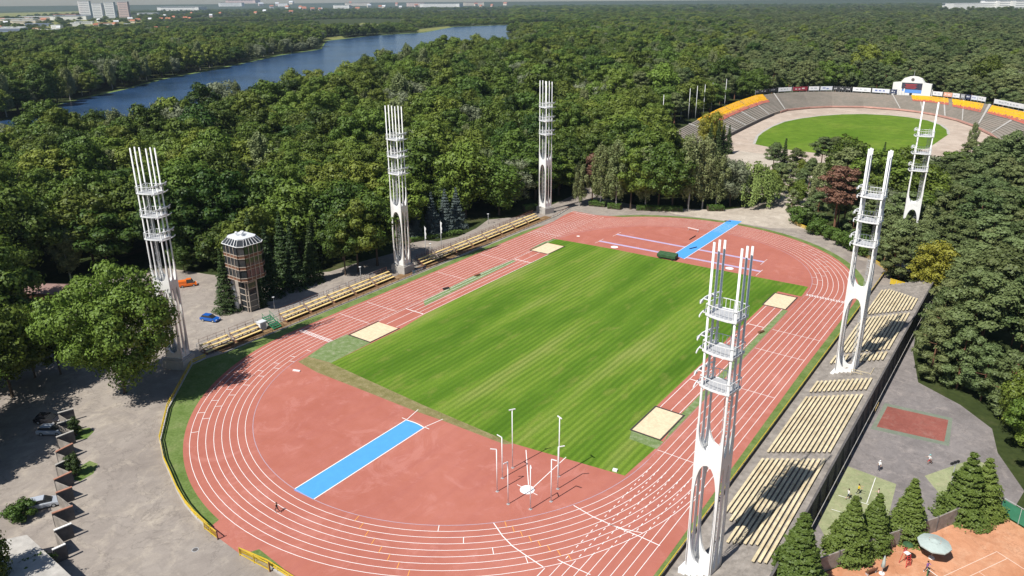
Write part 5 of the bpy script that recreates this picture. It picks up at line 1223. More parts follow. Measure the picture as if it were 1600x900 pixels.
# advertising boards
def RIM(i): return TP(i, 1.06)
bl = [(5.05, 5.22, 'dark'), (5.25, 5.6, 'dark'), (5.65, 6.0, 'dark'), (6.05, 6.55, 'white'), (6.6, 7.15, 'red'), (7.2, 7.55, 'white'), (7.6, 8.0, 'blue'), (8.05, 8.22, 'dark'), (8.26, 8.43, 'dark'), (8.47, 8.66, 'dark'), (8.72, 9.35, 'white'), (9.4, 10.0, 'blue'), (10.05, 10.35, 'navy'),
      (12.05, 12.45, 'white'), (12.5, 12.85, 'orange'), (12.87, 13.15, 'white'), (13.2, 13.35, 'bw'), (13.4, 13.6, 'navy'), (13.62, 13.85, 'blue'), (13.87, 14.1, 'white'), (14.3, 14.95, 'white'), (14.97, 15.12, 'dark'), (15.14, 15.29, 'dark'), (15.31, 15.46, 'dark'), (15.5, 15.8, 'blue')]
bcol = dict(dark=(0.05, 0.05, 0.055), white=(0.78, 0.78, 0.79), red=(0.30, 0.04, 0.06), blue=(0.70, 0.72, 0.78), navy=(0.05, 0.06, 0.12), orange=(0.80, 0.42, 0.30), bw=(0.35, 0.35, 0.37))
bink = dict(dark=(0.6, 0.6, 0.6), white=(0.45, 0.47, 0.50), red=(0.7, 0.6, 0.6), blue=(0.16, 0.20, 0.42), navy=(0.7, 0.72, 0.75), orange=(0.80, 0.70, 0.66), bw=(0.75, 0.75, 0.75))
bword = dict(dark='black', white='plain white', red='dark red', blue='white and blue', navy='navy', orange='pale orange', bw='grey')
BM = {k: simple('board_'+k, c, 0.5, 0.3, 0.03, 0.5) for k, c in bcol.items()}; BI = {k: simple('board_print_'+k, c, 0.5, 0.3, 0.03, 0.5) for k, c in bink.items()}
for n_, (i0, i1, k) in enumerate(bl):
    a, c = Vector((*RIM(i0), 6.4)), Vector((*RIM(i1), 6.4)); d = c-a; side = 'left' if n_ < 13 else 'right'
    j = n_ if n_ < 13 else n_-13
    t = thing('advertising_board', f'{bword[k]} advertising board on the speedway rim, {nth(j)} {"from the left end" if n_ < 13 else "right of the scoreboard"}', 'advertising board', a, 0, 'advertising boards on the speedway rim')
    nrm = Vector((d.y, -d.x, 0)).normalized()
    if nrm.y > 0: nrm = -nrm
    b = MB(); b.beam(Vector((0, 0, 2.1)), d+Vector((0, 0, 2.1)), 0.12, 2.6); b.build('panel', BM[k], t)
    b = MB()
    nw = max(2, int(d.length/3.2)); rr_ = random.Random(n_)
    for w_ in range(nw):
        s0 = 0.16+0.68*w_/nw; s1 = s0+0.68/nw*rr_.uniform(0.45, 0.85); zc = 2.1+rr_.uniform(-0.2, 0.3)
        b.beam(d*s0+nrm*0.075+Vector((0, 0, zc)), d*s1+nrm*0.075+Vector((0, 0, zc)), 0.02, rr_.uniform(0.5, 0.9))
    b.build('lettering', BI[k], t)
    b = MB(); m_ = max(2, int(d.length/4))
    for w_ in range(m_+1): b.beam(d*(w_/m_)-nrm*0.12, d*(w_/m_)-nrm*0.12+Vector((0, 0, 3.6)), 0.14, 0.14)
    b.build('post', M['steel'], t)
for (i0, i1, lab) in ((10.4, 10.82, 'white rendered wall with pillars left of the scoreboard'), (11.25, 12.0, 'white rendered wall with pillars right of the scoreboard')):
    a, c = Vector((*RIM(i0), 6.0)), Vector((*RIM(i1), 6.0)); d = c-a; t = thing('rim_wall', lab, 'wall', a, 0, 'white walls beside the scoreboard')
    b = MB(); b.beam(Vector((0, 0, 1.5)), d+Vector((0, 0, 1.5)), 0.3, 3.0); b.build('panel', M['facade'], t); b = MB(); m_ = max(3, int(d.length/7))
    for k in range(m_+1): b.beam(d*(k/m_), d*(k/m_)+Vector((0, 0, 4.6)), 0.7, 0.7)
    b.build('pillar', M['facade'], t)
x, y = RIM(11.03); t = thing('scoreboard_tower', 'white gabled scoreboard building on the speedway rim', 'scoreboard', (x, y, 5.5), R(-4)); hs = tall(x, y, 119)-5.5; wS = 11.5
b = MB(); b.raw([], [])
pf = [(-wS, 0), (wS, 0), (wS, hs*0.66), (wS*0.62, hs*0.70), (wS*0.45, hs*0.9), (wS*0.2, hs*0.98), (0, hs), (-wS*0.2, hs*0.98), (-wS*0.45, hs*0.9), (-wS*0.62, hs*0.70), (-wS, hs*0.66)]
b.face([(x_, -1.5, z_) for x_, z_ in pf]); b.face([(x_, 1.5, z_) for x_, z_ in pf][::-1])
for i in range(len(pf)):
    (xa, za), (xb, zb) = pf[i], pf[(i+1) % len(pf)]; b.face([(xa, -1.5, za), (xb, -1.5, zb), (xb, 1.5, zb), (xa, 1.5, za)])
b.build('wall', M['facade'], t)
b = MB(); b.box((0, -1.56, hs*0.52), (wS*1.06, 0.1, hs*0.32)); b.build('display', simple('dark_led_display', (0.05, 0.05, 0.075), 0.3, 0.4, 0.3, 1), t)
b = MB()
for k in range(4): b.box((-wS*0.05, -1.63, hs*(0.42+0.06*k)), (wS*(0.5+0.12*(k % 2)), 0.03, hs*0.022))
b.build('display_text', M['redpaint'], t)
b = MB(); b.box((0, -1.56, hs*0.27), (wS*1.06, 0.1, hs*0.16)); b.build('blue_panel', simple('blue_sign_panel', (0.12, 0.30, 0.72), 0.5, 0.3, 0.08, 1), t)
b = MB(); b.box((0, -1.56, hs*0.11), (1.6, 0.08, hs*0.18)); b.build('doorway', M['black'], t)
b = MB(); b.lathe([(0.001, 0.1), (1.0, 0.05), (1.0, 0)], 14); 
b = MB(); b.prism([(1.0*math.cos(a), 1.0*math.sin(a)) for a in np.linspace(0, 6.28, 16)[:-1]], 0, 0.1); eo = b.build('round_emblem', M['concrete_dark'], t); eo.rotation_euler = (R(90), 0, 0); eo.location = (0, -1.52, hs*0.84)
b = MB(); b.tube([(0, 0, hs), (0, 0, hs+4)], [0.15, 0.06], 6); b.build('mast', M['steel'], t)

# ------------------------------------------------------------------ far town
def block(name, label, px, py, w_m, d_m, h_m, mats, rz, floors, group=None, roofm=None, wins=True):
    x, y = at(px, py); t = thing(name, label, 'building', (x, y, 0), rz, group)
    b = MB(); b.box((0, 0, h_m/2), (w_m, d_m, h_m)); b.build('wall', mats, t)
    b = MB(); b.box((0, 0, h_m+0.6), (w_m*1.02, d_m*1.04, 1.2)); b.build('roof', roofm or M['roof_grey'], t)
    if wins:
        for f in range(min(floors, 14)):
            z = (f+0.55)*h_m/floors; b = MB(); b.box((0, 0, z), (w_m*0.82, d_m+0.3, h_m/floors*0.22))
            b.build('window_band', M['window_far'], t)
    return t
VD = math.atan2(AR[1], AR[0])
def mpx(py, px):
    x, y = at(px, py); return math.hypot(x-CAM[0], y-CAM[1])/FPX
for px, wpx, top, base, mt, lab in ((135.5, 21, 6, 25.5, 'facade', 'leftmost white apartment tower on the horizon'), (155.5, 18, 9, 27, 'facade', 'second apartment tower from left, stepped and white'), (175, 18, 7.5, 27, 'facade', 'third apartment tower from left, cream white'), (196, 19, 6.5, 26, 'facade_pink', 'rightmost pinkish apartment tower of the four')):
    s = mpx(base+1, px); block('apartment_tower', lab, px, base+1, wpx*s*0.66, 26, (base-top)*s, M[mt], VD+R(6), 9, 'apartment towers on the horizon')
lows = [(22, 47, 34, 3.5, 'facade', 'low white shed in the open ground at far left', 'roof_grey'), (78, 50, 22, 3, 'facade_cream', 'cream shed between the house and the blue grey hall', 'roof_grey'), (30, 34, 40, 3.5, 'facade_cream', 'long sand coloured hall at the far left edge', 'roof_grey'), (132, 38, 22, 3, 'facade', 'white hall below the leftmost apartment tower', 'roof_grey'), (168, 40, 26, 3, 'facade', 'white shed below the middle apartment towers', 'roof_red'), (205, 41, 16, 3, 'facade_cream', 'cream shed below the rightmost apartment tower', 'roof_grey'), (62, 41, 30, 3, 'facade_blue', 'blue grey shed in the middle of the far left ground', 'facade_blue'), (232, 24, 26, 3, 'facade', 'white hall right of the apartment towers', 'roof_grey'),
        (16, 60, 40, 12, 'facade_blue', 'long blue grey hall at the left picture edge', 'roof_grey'), (40, 38.5, 30, 5, 'facade_cream', 'cream low block beyond the river at far left', 'roof_grey'), (70, 31, 52, 4, 'facade_pink', 'long pinkish low hall below the horizon at far left', 'roof_grey'), (112, 31, 46, 5, 'facade', 'low white hall with blue roof before the apartment towers', 'facade_blue'),
        (105, 27, 30, 3.5, 'facade_pink', 'reddish low hall directly left of the apartment towers', 'roof_red'), (285, 18, 60, 6, 'facade', 'long pale hall to the right of the apartment towers', 'roof_grey'), (362, 10, 32, 5, 'facade', 'white building under red roof beyond the river', 'roof_red'), (380, 5, 44, 4, 'facade_pink', 'large red roofed building on the skyline', 'roof_red'),
        (443, 10, 14, 4, 'facade', 'white building near the skyline right of the red roofs', 'roof_grey'), (535, 15, 24, 6, 'facade', 'white terraced block above the river bend', 'roof_grey'), (560, 9, 36, 4, 'facade_cream', 'cream skyline block above the river', 'roof_red'), (690, 11, 60, 5, 'facade', 'long low white hall above the upper river', 'roof_grey'), (740, 9, 30, 5, 'facade_cream', 'cream hall at the head of the river', 'roof_red'), (650, 10, 26, 5, 'facade_pink', 'pink roofed hall left of the long white hall', 'roof_red'),
        (90, 46, 14, 5, 'facade', 'white house among trees left of the river wood', 'roof_grey'), (119, 41, 12, 4, 'facade', 'small white roofed house below the apartment towers', 'roof_grey'), (58, 52, 8, 6, 'facade_cream', 'pale house with chimney near the blue grey hall', 'roof_red')]
for px, py, wpx, hpx, mt, lab, rfm in lows:
    s = mpx(py, px); block('far_building', lab, px, py, wpx*s, wpx*s*0.35, hpx*s, M[mt], VD+R(random.uniform(-12, 12)), 3, 'low buildings beyond the river', M[rfm])
hs_px = [(182, 37), (208, 36), (216, 34), (235, 33), (272, 30), (290, 31), (330, 27), (345, 24), (400, 23), (414, 20), (470, 14), (500, 17), (600, 13), (620, 9), (300, 24), (258, 28), (150, 42), (455, 21)]+[(rx.uniform(0, 330), rx.uniform(30, 48)) for rx in [random.Random(5)] for _ in range(16)]+[(rx.uniform(400, 790), rx.uniform(6, 17)) for rx in [random.Random(8)] for _ in range(22)]
for i, (px, py) in enumerate(hs_px):
    s = mpx(py, px); x, y = at(px, py); wh = random.choice(('facade', 'facade_cream', 'facade_pink')); t = thing('house', f'small {dict(facade="white", facade_cream="cream", facade_pink="pinkish")[wh]} house with {"red" if i % 3 else "grey"} roof beyond the river, {nth(i)} of the scatter', 'house', (x, y, 0), VD+R(random.uniform(-40, 40)), 'houses beyond the river')
    W_, D_, H_ = 5*s*random.uniform(0.7, 1.3), 3.2*s, 2.6*s
    b = MB(); b.box((0, 0, H_/2), (W_, D_, H_)); b.build('wall', M[wh], t); b = MB(); b.raw([(-W_*0.53, -D_*0.6, H_), (W_*0.53, -D_*0.6, H_), (W_*0.53, 0, H_*1.7), (-W_*0.53, 0, H_*1.7), (-W_*0.53, D_*0.6, H_), (W_*0.53, D_*0.6, H_)], [(0, 1, 2, 3), (3, 2, 5, 4), (0, 3, 4), (1, 5, 2)]); b.build('roof', M['roof_red' if i % 3 else 'roof_grey'], t)
s = mpx(16.5, 1548)
block('apartment_complex', 'long white apartment complex above the pines at top right', 1548, 16.5, 116*s, 20*s*0.4, 9*s, M['facade'], VD+R(-5), 4)
for px, lab in ((1542, 'white domed gable wing on the top right complex, left one'), (1565, 'white gable wing on the top right complex, middle one'), (1590, 'grey roofed gable wing at the top right corner')):
    block('apartment_wing', lab, px, 16.5, 15*s, 20*s*0.5, 12*s, M['facade'], VD+R(-5), 5, 'wings of the white complex', M['facade_blue'])

# ------------------------------------------------------------------ planting
def inside(x, y, poly):
    c = False; n_ = len(poly); j = n_-1
    for i in range(n_):
        xi, yi = poly[i]; xj, yj = poly[j]
        if (yi > y) != (yj > y) and x < (xj-xi)*(y-yi)/(yj-yi)+xi: c = not c
        j = i
    return c
def edge_dist(x, y, poly):
    best = 1e9; n_ = len(poly)
    for i in range(n_):
        ax, ay = poly[i]; bx, by = poly[(i+1) % n_]; dx, dy = bx-ax, by-ay; L2 = dx*dx+dy*dy or 1e-9
        t_ = max(0, min(1, ((x-ax)*dx+(y-ay)*dy)/L2)); best = min(best, math.hypot(x-ax-dx*t_, y-ay-dy*t_))
    return best
SITE = [(-30, -160), (-62, -118), (-76, -93), (-93, -85), (-118, -74), (-116, -45), (-110, -36), (-97, -33), (-86, -29.5), (-80, -21), (-72, -12), (-71, -2), (-69, 8), (-71, 16), (-71, 23), (-66, 26), (-65, 40), (-67, 50), (-63, 58), (-61, 75), (-62, 92), (-70, 106), (-64, 111), (-55, 101), (-44, 96.5), (-33, 95.5), (-22, 99),
        (-10, 106), (-5, 114), (-2, 129), (5, 139), (16, 131), (17.5, 107), (24, 100), (36, 92), (48, 74), (53, 66), (62, 61), (63.5, 30), (65.5, 11), (74, 6.5), (79.5, 0.5), (81, -8), (84.5, -16), (86, -26), (130, -52), (130, -160)]
SPEED = OUT+[(75, 300), (60, 225), (35, 202), (-10, 198), (-45, 203)]
# spruces and special trees
def P(key, px, py, tip, label, group=None, z=0.0, **kw):
    x, y = at(px, py, z); return plant(key, x, y, tall(x, y, tip), label, group, **kw)
BIG = plant('plane', -50.4, -78.2, 25.0, 'huge spreading plane tree in front of the leftmost tower', None, wide=0.90)
GS = 'spruces by the clay court'
for (x, y, tip, lab) in ((63.2, -57.5, 803, 'spruce at the bottom edge in front of the grandstand end'), (66.6, -46.8, 776, 'broad spruce left of the lamp pole by the court wall'), (68.7, -43.0, 771, 'taller pointed spruce right of the lamp pole by the court wall'), (71.9, -38.4, 748, 'spruce standing behind the open parasol'),
                         (77.3, -29.2, 708, 'tall spruce above the far corner of the clay court'), (79.2, -26.6, 716, 'spruce pressed against the right-hand broadleaf trees')):
    plant('young', x, y, tall(x, y, tip), lab, GS, wide=random.uniform(1.3, 1.55))
GJ = 'spruces round the judges tower'
for (px, py, tip, key, lab) in ((356, 486, 388, 'spruce', 'dark spruce standing left of the judges tower'), (404, 478, 405, 'spruce', 'dark spruce tucked behind the judges tower shaft'), (424, 462, 352, 'spruce', 'slim spruce just right of the judges tower'), (462, 450, 345, 'spruce', 'drooping spruce right of the judges tower beside the path'),
                                (446, 436, 330, 'spruce', 'tall spruce in second row right of the judges tower'), (399, 440, 330, 'spruce', 'tall spruce behind the judges tower cabin'), (490, 440, 350, 'spruce', 'spruce at the path bend right of the judges tower'), (540, 430, 330, 'broad', 'rounded broadleaf tree behind the first bleachers after the steps'), (560, 425, 310, 'broad', 'bright broadleaf tree left of the middle tower'), (590, 415, 295, 'broad', 'bright broadleaf tree directly left of the middle tower')):
    P(key, px, py, tip, lab, GJ)
GB = 'blue spruces past the middle tower'
for (px, py, tip, lab) in ((651, 372, 315, 'blue spruce partly hidden behind the middle tower'), (676, 368, 300, 'blue spruce left of the trio past the middle tower'), (697, 362, 295, 'middle blue spruce of the trio past the middle tower'), (714, 356, 293, 'right-hand blue spruce beside the path')):
    P('blue', px, py, tip, lab, GB, wide=0.95)
P('spruce', 661, 372, 325, 'brownish spruce between the middle tower and the blue spruces', GB)
GE = 'trees behind the far bend'
for (px, py, tip, key, lab) in ((905, 322, 252, 'birch', 'pale birch beside the path right of the far left tower'), (925, 318, 240, 'dead', 'reddish bare tree among birches behind the far bend'), (938, 323, 222, 'birch', 'tall pale birch behind the start of the far bend'), (962, 326, 215, 'birch', 'birch with hanging branches behind the far hedge'), (985, 327, 230, 'broad', 'dark broadleaf tree among the birches'), (1008, 326, 225, 'birch', 'narrow birch in the middle of the far bend trees'),
                                (1028, 327, 222, 'broad', 'dark green broadleaf tree behind the far bend middle'), (1050, 327, 225, 'broad', 'dark broadleaf tree left of the blue runway end'), (1075, 328, 205, 'birch', 'tall grey-green birch left of the weeping willow'), (1097, 326, 210, 'birch', 'tall grey-green birch next to the weeping willow'), (1118, 326, 235, 'birch', 'forked birch leaning over the sand by the willow'), (1140, 322, 245, 'silver', 'silvery tree just behind the weeping willow')):
    P(key, px, py, tip, lab, GE)
P('willow', 1172, 318, 252, 'weeping willow at the edge of the sandy clearing', GE, wide=1.25)
P('dead', 1302, 368, 258, 'dry reddish brown pine right of the sandy clearing', None, wide=1.4)
def T(key, px, tip, h, label, group=None, **kw):
    x, y = at(px, tip, h); return plant(key, x, y, h, label, group, **kw)
GV = 'trees below the speedway lawn'
for key, px, tip, h, lab in (('pine', 1212, 222, 13, 'round topped pine at the left of the clearing below the speedway lawn'), ('spruce', 1229, 216, 14, 'pointed dark tree among the clearing pines below the speedway lawn'), ('pine', 1246, 231, 11, 'small pine beside the pointed tree below the speedway lawn'),
    ('pine', 1289, 213, 14, 'left of two big round pines against the speedway lawn'), ('pine', 1309, 212, 14, 'right of two big round pines against the speedway lawn'), ('pine', 1342, 227, 12, 'pine just left of the right tower top, against the lawn'), ('spruce', 1384, 222, 12, 'small pointed tree between the two right towers, against the lawn'), ('birch', 1526, 190, 13, 'thin pale birch in front of the right speedway terrace')):
    T(key, px, tip, h, lab, GV, **({'wide': 1.25} if key == 'pine' else {}))
for i, (px, py, h, key) in enumerate(((1203, 312, 11, 'broad'), (1217, 300, 11, 'lowpine'), (1233, 304, 12, 'lowpine'), (1249, 310, 11, 'pine'), (1263, 296, 12, 'pine'), (1277, 306, 12, 'lowpine'), (1252, 288, 10, 'broad'), (1293, 292, 13, 'pine'), (1210, 286, 8, 'lowpine'), (1318, 285, 13, 'pine'), (1196, 296, 9, 'birch'))):
    plant(key, *at(px, py), h, f'{dict(broad="leafy tree", pine="round pine", lowpine="bushy pine", birch="pale birch")[key]} between the sandy clearing and the speedway, {nth(i)} of its clump', GV)
GP = 'pale trees standing out of the forest'
for key, px, tip, h, lab in (('silver', 883, 106, 21, 'large pale poplar right behind the far left tower'), ('silver', 912, 118, 20, 'pale poplar right of the large one behind the far left tower'), ('silver', 965, 74, 22, 'tall grey willow on the forest skyline right of the far left tower'), ('silver', 1002, 84, 22, 'broad pale tree above the leaning bare trunks'), ('birch', 1045, 90, 22, 'pale green tree left of the speedway masts'),
    ('silver', 668, 131, 19, 'left of two silvery willows above the middle tower'), ('silver', 722, 133, 19, 'right of two silvery willows above the middle tower'), ('silver', 588, 148, 18, 'silvery tree at the top of the middle tower'), ('silver', 447, 163, 18, 'beige grey willow in the left part of the wood'), ('willow', 410, 168, 15, 'bright green round tree left of the beige grey willow'), ('birch', 64, 242, 18, 'pale poplar in the wood above the plane tree, left one'), ('birch', 92, 240, 18, 'pale poplar in the wood above the plane tree, middle one'), ('birch', 172, 232, 19, 'pale poplar just left of the leftmost tower top'), ('yellow', 205, 262, 13, 'yellowish tree beside the leftmost tower'), ('silver', 20, 132, 17, 'silver willow on the far river bank near the left edge'), ('silver', 108, 112, 17, 'rounded silver willow on the far river bank, left one'), ('silver', 205, 96, 18, 'rounded silver willow on the far river bank, right one'), ('silver', 268, 88, 18, 'pale willow on the far river bank beside the pair'), ('silver', 600, 84, 15, 'greyish bank tree on the near river shore'), ('silver', 684, 72, 16, 'tall greyish tree on the near river shore'), ('broad', 752, 60, 17, 'dark lone tree jutting over the upper river')):
    T(key, px, tip, h, lab, GP, wide=random.uniform(1.1, 1.35))
GW = 'shrubs along the ochre wall'
for i, (px, py, h, key) in enumerate(((1250, 350, 6, 'bush'), (1262, 352, 9, 'lowpine'), (1278, 366, 5, 'bush'), (1298, 374, 4, 'bush'), (1318, 384, 4.5, 'bush'), (1336, 392, 5, 'bush'), (1352, 400, 4.5, 'bush'), (1236, 332, 8, 'lowpine'), (1372, 410, 7, 'lowpine'), (1388, 424, 6, 'lowpine'), (1246, 320, 9, 'broad'), (1276, 345, 10, 'lowpine'), (1330, 372, 10, 'lowpine'))):
    plant(key, *at(px, py), h, f'{dict(bush="leafy shrub", lowpine="low pine", broad="small broadleaf tree")[key]} behind the far bend ochre wall, {nth(i)} from the clearing', GW)
flat('clearing_ground', [[(-60, 190), (-30, 165), (-18, 140), (-5, 128), (16, 132), (20, 160), (40, 205), (0, 206), (-40, 209)]], 0.008, M['sandpath'])

P('yellow', 1452, 458, 372, 'yellow-green broadleaf tree among the dark pines', None)
for (x, y, h, lab) in ((50.5, 68.5, 15, 'pine directly before the foot of the far right tower'), (55.5, 70.5, 15.5, 'pine at the right foot of the far right tower'), (47.2, 75.5, 14, 'pine at the left foot of the far right tower'), (57.5, 64.5, 14, 'pine at the top end of the grandstand'), (54, 78.5, 17, 'pine behind the far right tower')):
    plant('pine', x, y, h, lab, 'pines round the far right tower', wide=1.15)
plant('lowpine', *at(1404, 436), 11.5, 'pine hiding the concrete foot of the far right tower', 'pines round the far right tower', wide=1.2)
for i, (x, y, h, key) in enumerate(((66.0, 36, 12, 'lowpine'), (66.5, 27, 13, 'lowpine'), (67, 18.5, 12, 'lowpine'), (67.5, 11.5, 11, 'lowpine'), (72, 10.5, 12, 'lowpine'), (76, 8, 11, 'lowpine'), (79.5, 4.5, 12, 'lowpine'), (82.5, -2, 12, 'broad'), (84, -8.5, 12, 'broad'), (85.5, -14.5, 11, 'broad'), (89, -20, 11, 'broad'))):
    plant(key, x, y, h, f'{"low branching pine" if key == "lowpine" else "broadleaf tree"} overhanging the court asphalt, {nth(i)} from the grandstand top', 'trees at the edge of the courts')
P('dead', 1580, 540, 462, 'brown dying pine at the right picture edge', None); 
P('yellow', 1110, 230, 172, 'bright yellow-green tree at the end of the speedway seats', None)
for (px, py, tip, lab) in ((1108, 245, 192, 'small dark spruce first of the row below the speedway terrace'), (1120, 243, 188, 'small dark spruce second of the row below the speedway terrace'), (1128, 241, 196, 'small dark spruce third of the row below the speedway terrace'), (1137, 240, 195, 'small dark spruce last of the row below the speedway terrace')):
    P('spruce', px, py, tip, lab, 'spruces below the speedway terrace')
plant('column', *at(119, 680), 3.4, 'dark columnar shrub on the upper grass patch by the zigzag screens', 'columnar shrubs by the screens'); plant('column', *at(118, 742), 3.8, 'dark columnar shrub on the lower grass patch by the zigzag screens', 'columnar shrubs by the screens')
flat('grass_patch', [[at(118, 672), at(140, 668), at(147, 674), at(136, 685), at(118, 688)], [at(116, 735), at(140, 720), at(153, 725), at(146, 740), at(125, 752), at(116, 750)]], 0.012, M['verge'])
plant('bush', *at(34, 812), 2.8, 'leafy shrub in front of the low building at bottom left', 'shrubs at bottom left'); plant('bush', *at(45, 915), 3.4, 'large leafy bush at the bottom left corner', 'shrubs at bottom left', wide=1.3); plant('bush', *at(2, 908), 3.4, 'leafy bush against the left bottom edge', 'shrubs at bottom left', wide=1.4)
for (x, y, h, lab) in ((-48, -106.5, 17, 'broadleaf tree outside the left edge shading the parked cars'), (-58, -101.0, 17, 'broadleaf tree at the left edge shading the upper car park'), (-44, -113, 15, 'broadleaf tree shading the silver hatchback from the left'), (-13.5, -114.5, 11.5, 'broadleaf tree below the bottom edge shading the paving')):
    plant('broad', x, y, h, lab, 'trees shading the car park', wide=1.25 if x < -20 else 0.95)
GL = 'trees at the left picture edge'
for (px, py, tip, key, lab) in ((20, 620, 470, 'broad', 'rounded tree at the left edge above the car park'), (55, 590, 478, 'broad', 'tree between the left edge and the plane tree'), (5, 560, 380, 'broad', 'tall tree at the left edge above the shed'), (95, 585, 500, 'broad', 'low tree behind the left side of the plane tree'), (15, 500, 370, 'broad', 'light green tree at the left edge beside the shed')):
    P(key, px, py, tip, lab, GL)
plant('broad', *at(288, 425), tall(*at(288, 425), 372), 'small dark tree above the orange truck', GL)
# hedges
def hedge(a, c, wd, h, label):
    t = thing('hedge', label, 'hedge', (*a, 0), 0, 'clipped hedges'); d = np.array([c[0]-a[0], c[1]-a[1]]); L_ = float(np.linalg.norm(d)); u = d/L_; n_ = int(L_*140)
    s = rng.uniform(0, L_, n_); q = rng.uniform(-1, 1, n_); z = rng.uniform(0, 1, n_)**0.5
    edge = rng.uniform(0, 1, n_) < 0.5; q = np.where(edge, np.sign(q)*rng.uniform(0.85, 1.05, n_), q); z = np.where(edge, z, rng.uniform(0.88, 1.05, n_))
    C = np.stack([u[0]*s-u[1]*q*wd/2, u[1]*s+u[0]*q*wd/2, z*h], 1); N = rng.normal(size=(n_, 3))*0.5; N[:, 2] += np.where(edge, 0.2, 1.0); N[:, 0] += np.where(edge, -u[1]*np.sign(q), 0); N[:, 1] += np.where(edge, u[0]*np.sign(q), 0)
    o = bpy.data.objects.new('foliage', quads_mesh('hedge', C, N, 0.17*rng.uniform(0.7, 1.3, n_), [M['hedge_leaf']])); COL.objects.link(o); o.parent = t
    b = MB(); b.beam((0, 0, h*0.4), (*d, h*0.4), wd*0.7, h*0.8); b.build('stems', M['bark'], t)
hedge(at(921, 321), at(946, 323), 2.6, 1.8, 'clipped hedge at the left of the far bend'); hedge(at(950, 325), at(970, 327), 2.6, 1.8, 'clipped hedge below the first birches'); hedge(at(994, 328), at(1066, 330), 2.2, 1.6, 'long low hedge behind the middle of the far bend'); hedge(at(1105, 329), at(1130, 329), 2.6, 1.8, 'short hedge at the edge of the sandy clearing'); hedge(at(641, 378), at(722, 365), 2.0, 1.2, 'low hedge in front of the blue spruces'); hedge(at(818, 330), at(838, 328), 2.4, 2.0, 'small hedge at the foot of the far left tower'); hedge(at(436, 447), at(455, 448), 2.0, 1.0, 'low round hedge on the lawn right of the judges tower')

# the forest: jittered grid, nearest trees are individual things, the rest three scattered masses
def pine_share(x, y):
    if y < 230: return 1.0 if x > 50 else (0.0 if x < 5 else 0.5)
    px = pix(x, y, 15)[0]
    v = (px-900)/330.0
    return max(0.04, min(0.95, v))
town = [(x_, y_) for x_, y_ in [at(px, py) for px, py, *_ in lows]+[at(*q) for q in hs_px]]
cand = []
def grid(d0, d1, sp, smin, smax):
    ca = math.atan2(AF[1], AF[0]); lim = R(41)
    n_ = int(d1/sp)+2
    cx, cy = CAM[0], CAM[1]
    for i in range(-n_, n_+1):
        for j in range(-n_, n_+1):
            x = cx+(i+random.uniform(-0.42, 0.42)+0.5*(j % 2))*sp; y = cy+(j+random.uniform(-0.42, 0.42))*sp
            dx, dy = x-cx, y-cy; d = math.hypot(dx, dy)
            if d < d0 or d >= d1: continue
            da = abs((math.atan2(dy, dx)-ca+math.pi) % (2*math.pi)-math.pi)
            if da > lim and d > 150: continue
            if da > R(60): continue
            yield x, y, d, random.uniform(smin, smax)
CLEAR = [(-80, 245), (-66, 178), (-46, 146), (-24, 126), (4, 120), (26, 140), (48, 200), (50, 225), (20, 250)]
def ok(x, y, d):
    if d < 400 and inside(x, y, SITE): return False
    if d < 700 and -140 < x < 120 and 180 < y < 480 and (inside(x, y, SPEED) or edge_dist(x, y, SPEED) < (13.0 if x < -50 and y < 360 else 7.0)): return False
    if d < 500 and inside(x, y, CLEAR): return False
    if inside(x, y, RIVER): return False
    if x < -280 and edge_dist(x, y, RIVER) < (3 if d < 700 else 8): return False
    for p_ in MEADOW+AIRFIELD:
        if inside(x, y, p_): return False
    return True
bldgs = [at(px, py) for px, py, *_ in lows]+[at(q[0], q[1]) for q in hs_px]+[at(135, 26), at(155, 27), at(175, 27), at(196, 26), at(1548, 15), at(1520, 15), at(1580, 15)]
pts = []
for d0, d1, sp, a, b_ in ((20, 430, 10.0, 0.72, 1.22), (430, 900, 12.2, 0.85, 1.45), (900, 1700, 15.5, 1.0, 1.45), (1700, 3600, 25, 1.1, 1.6), (3600, 7500, 52, 1.3, 2.1)):
    for x, y, d, s in grid(d0, d1, sp, a, b_):
        if not ok(x, y, d): continue
        nn = mnoise.noise((x*0.012, y*0.012, 3.1))
        if d > 900 and inside(x, y, TOWNLAND):
            if random.random() < 0.66: continue
            s *= 0.6
        elif d > 1700 and pix(x, y)[0] < 800: s *= 0.62
        if d > 1900:
            px, py, _ = pix(x, y, 0)
            tw = px < 780 and 1 or 0
            if tw and (mnoise.noise((x*0.0022, y*0.0022, 0.7)) > 0.22): continue
            if any((x-bx)**2+(y-by)**2 < (0.016*d)**2 for bx, by in bldgs): continue
            if 110 < px < 215 and 24 < py < 31: continue
            if px > 1480 and d > 2200 and d < math.hypot(bldgs[-3][0]-CAM[0], bldgs[-3][1]-CAM[1]) and (math.hypot(bldgs[-3][0]-CAM[0], bldgs[-3][1]-CAM[1])-d) < 500: continue
        r_ = random.random(); ps = pine_share(x, y)
        if r_ < ps*(1+0.5*nn): key = 'pine'
        elif random.random() < 0.09+0.15*(nn > 0.15): key = 'silver' if random.random() < 0.45 else 'birch'
        elif d < 400 and random.random() < 0.08: key = 'spruce'
        else: key = 'broad'
        if x < -280 and edge_dist(x, y, RIVER) < 26 and d < 1500 and random.random() < 0.5: key = 'silver'
        pts.append((x, y, d, s, key))
pts.sort(key=lambda p_: p_[2])
vis = []; rest = []
man = [(o.location.x, o.location.y) for o in COL.objects if o.parent is None and o.name.split('.')[0] in set(KNAME.values())]
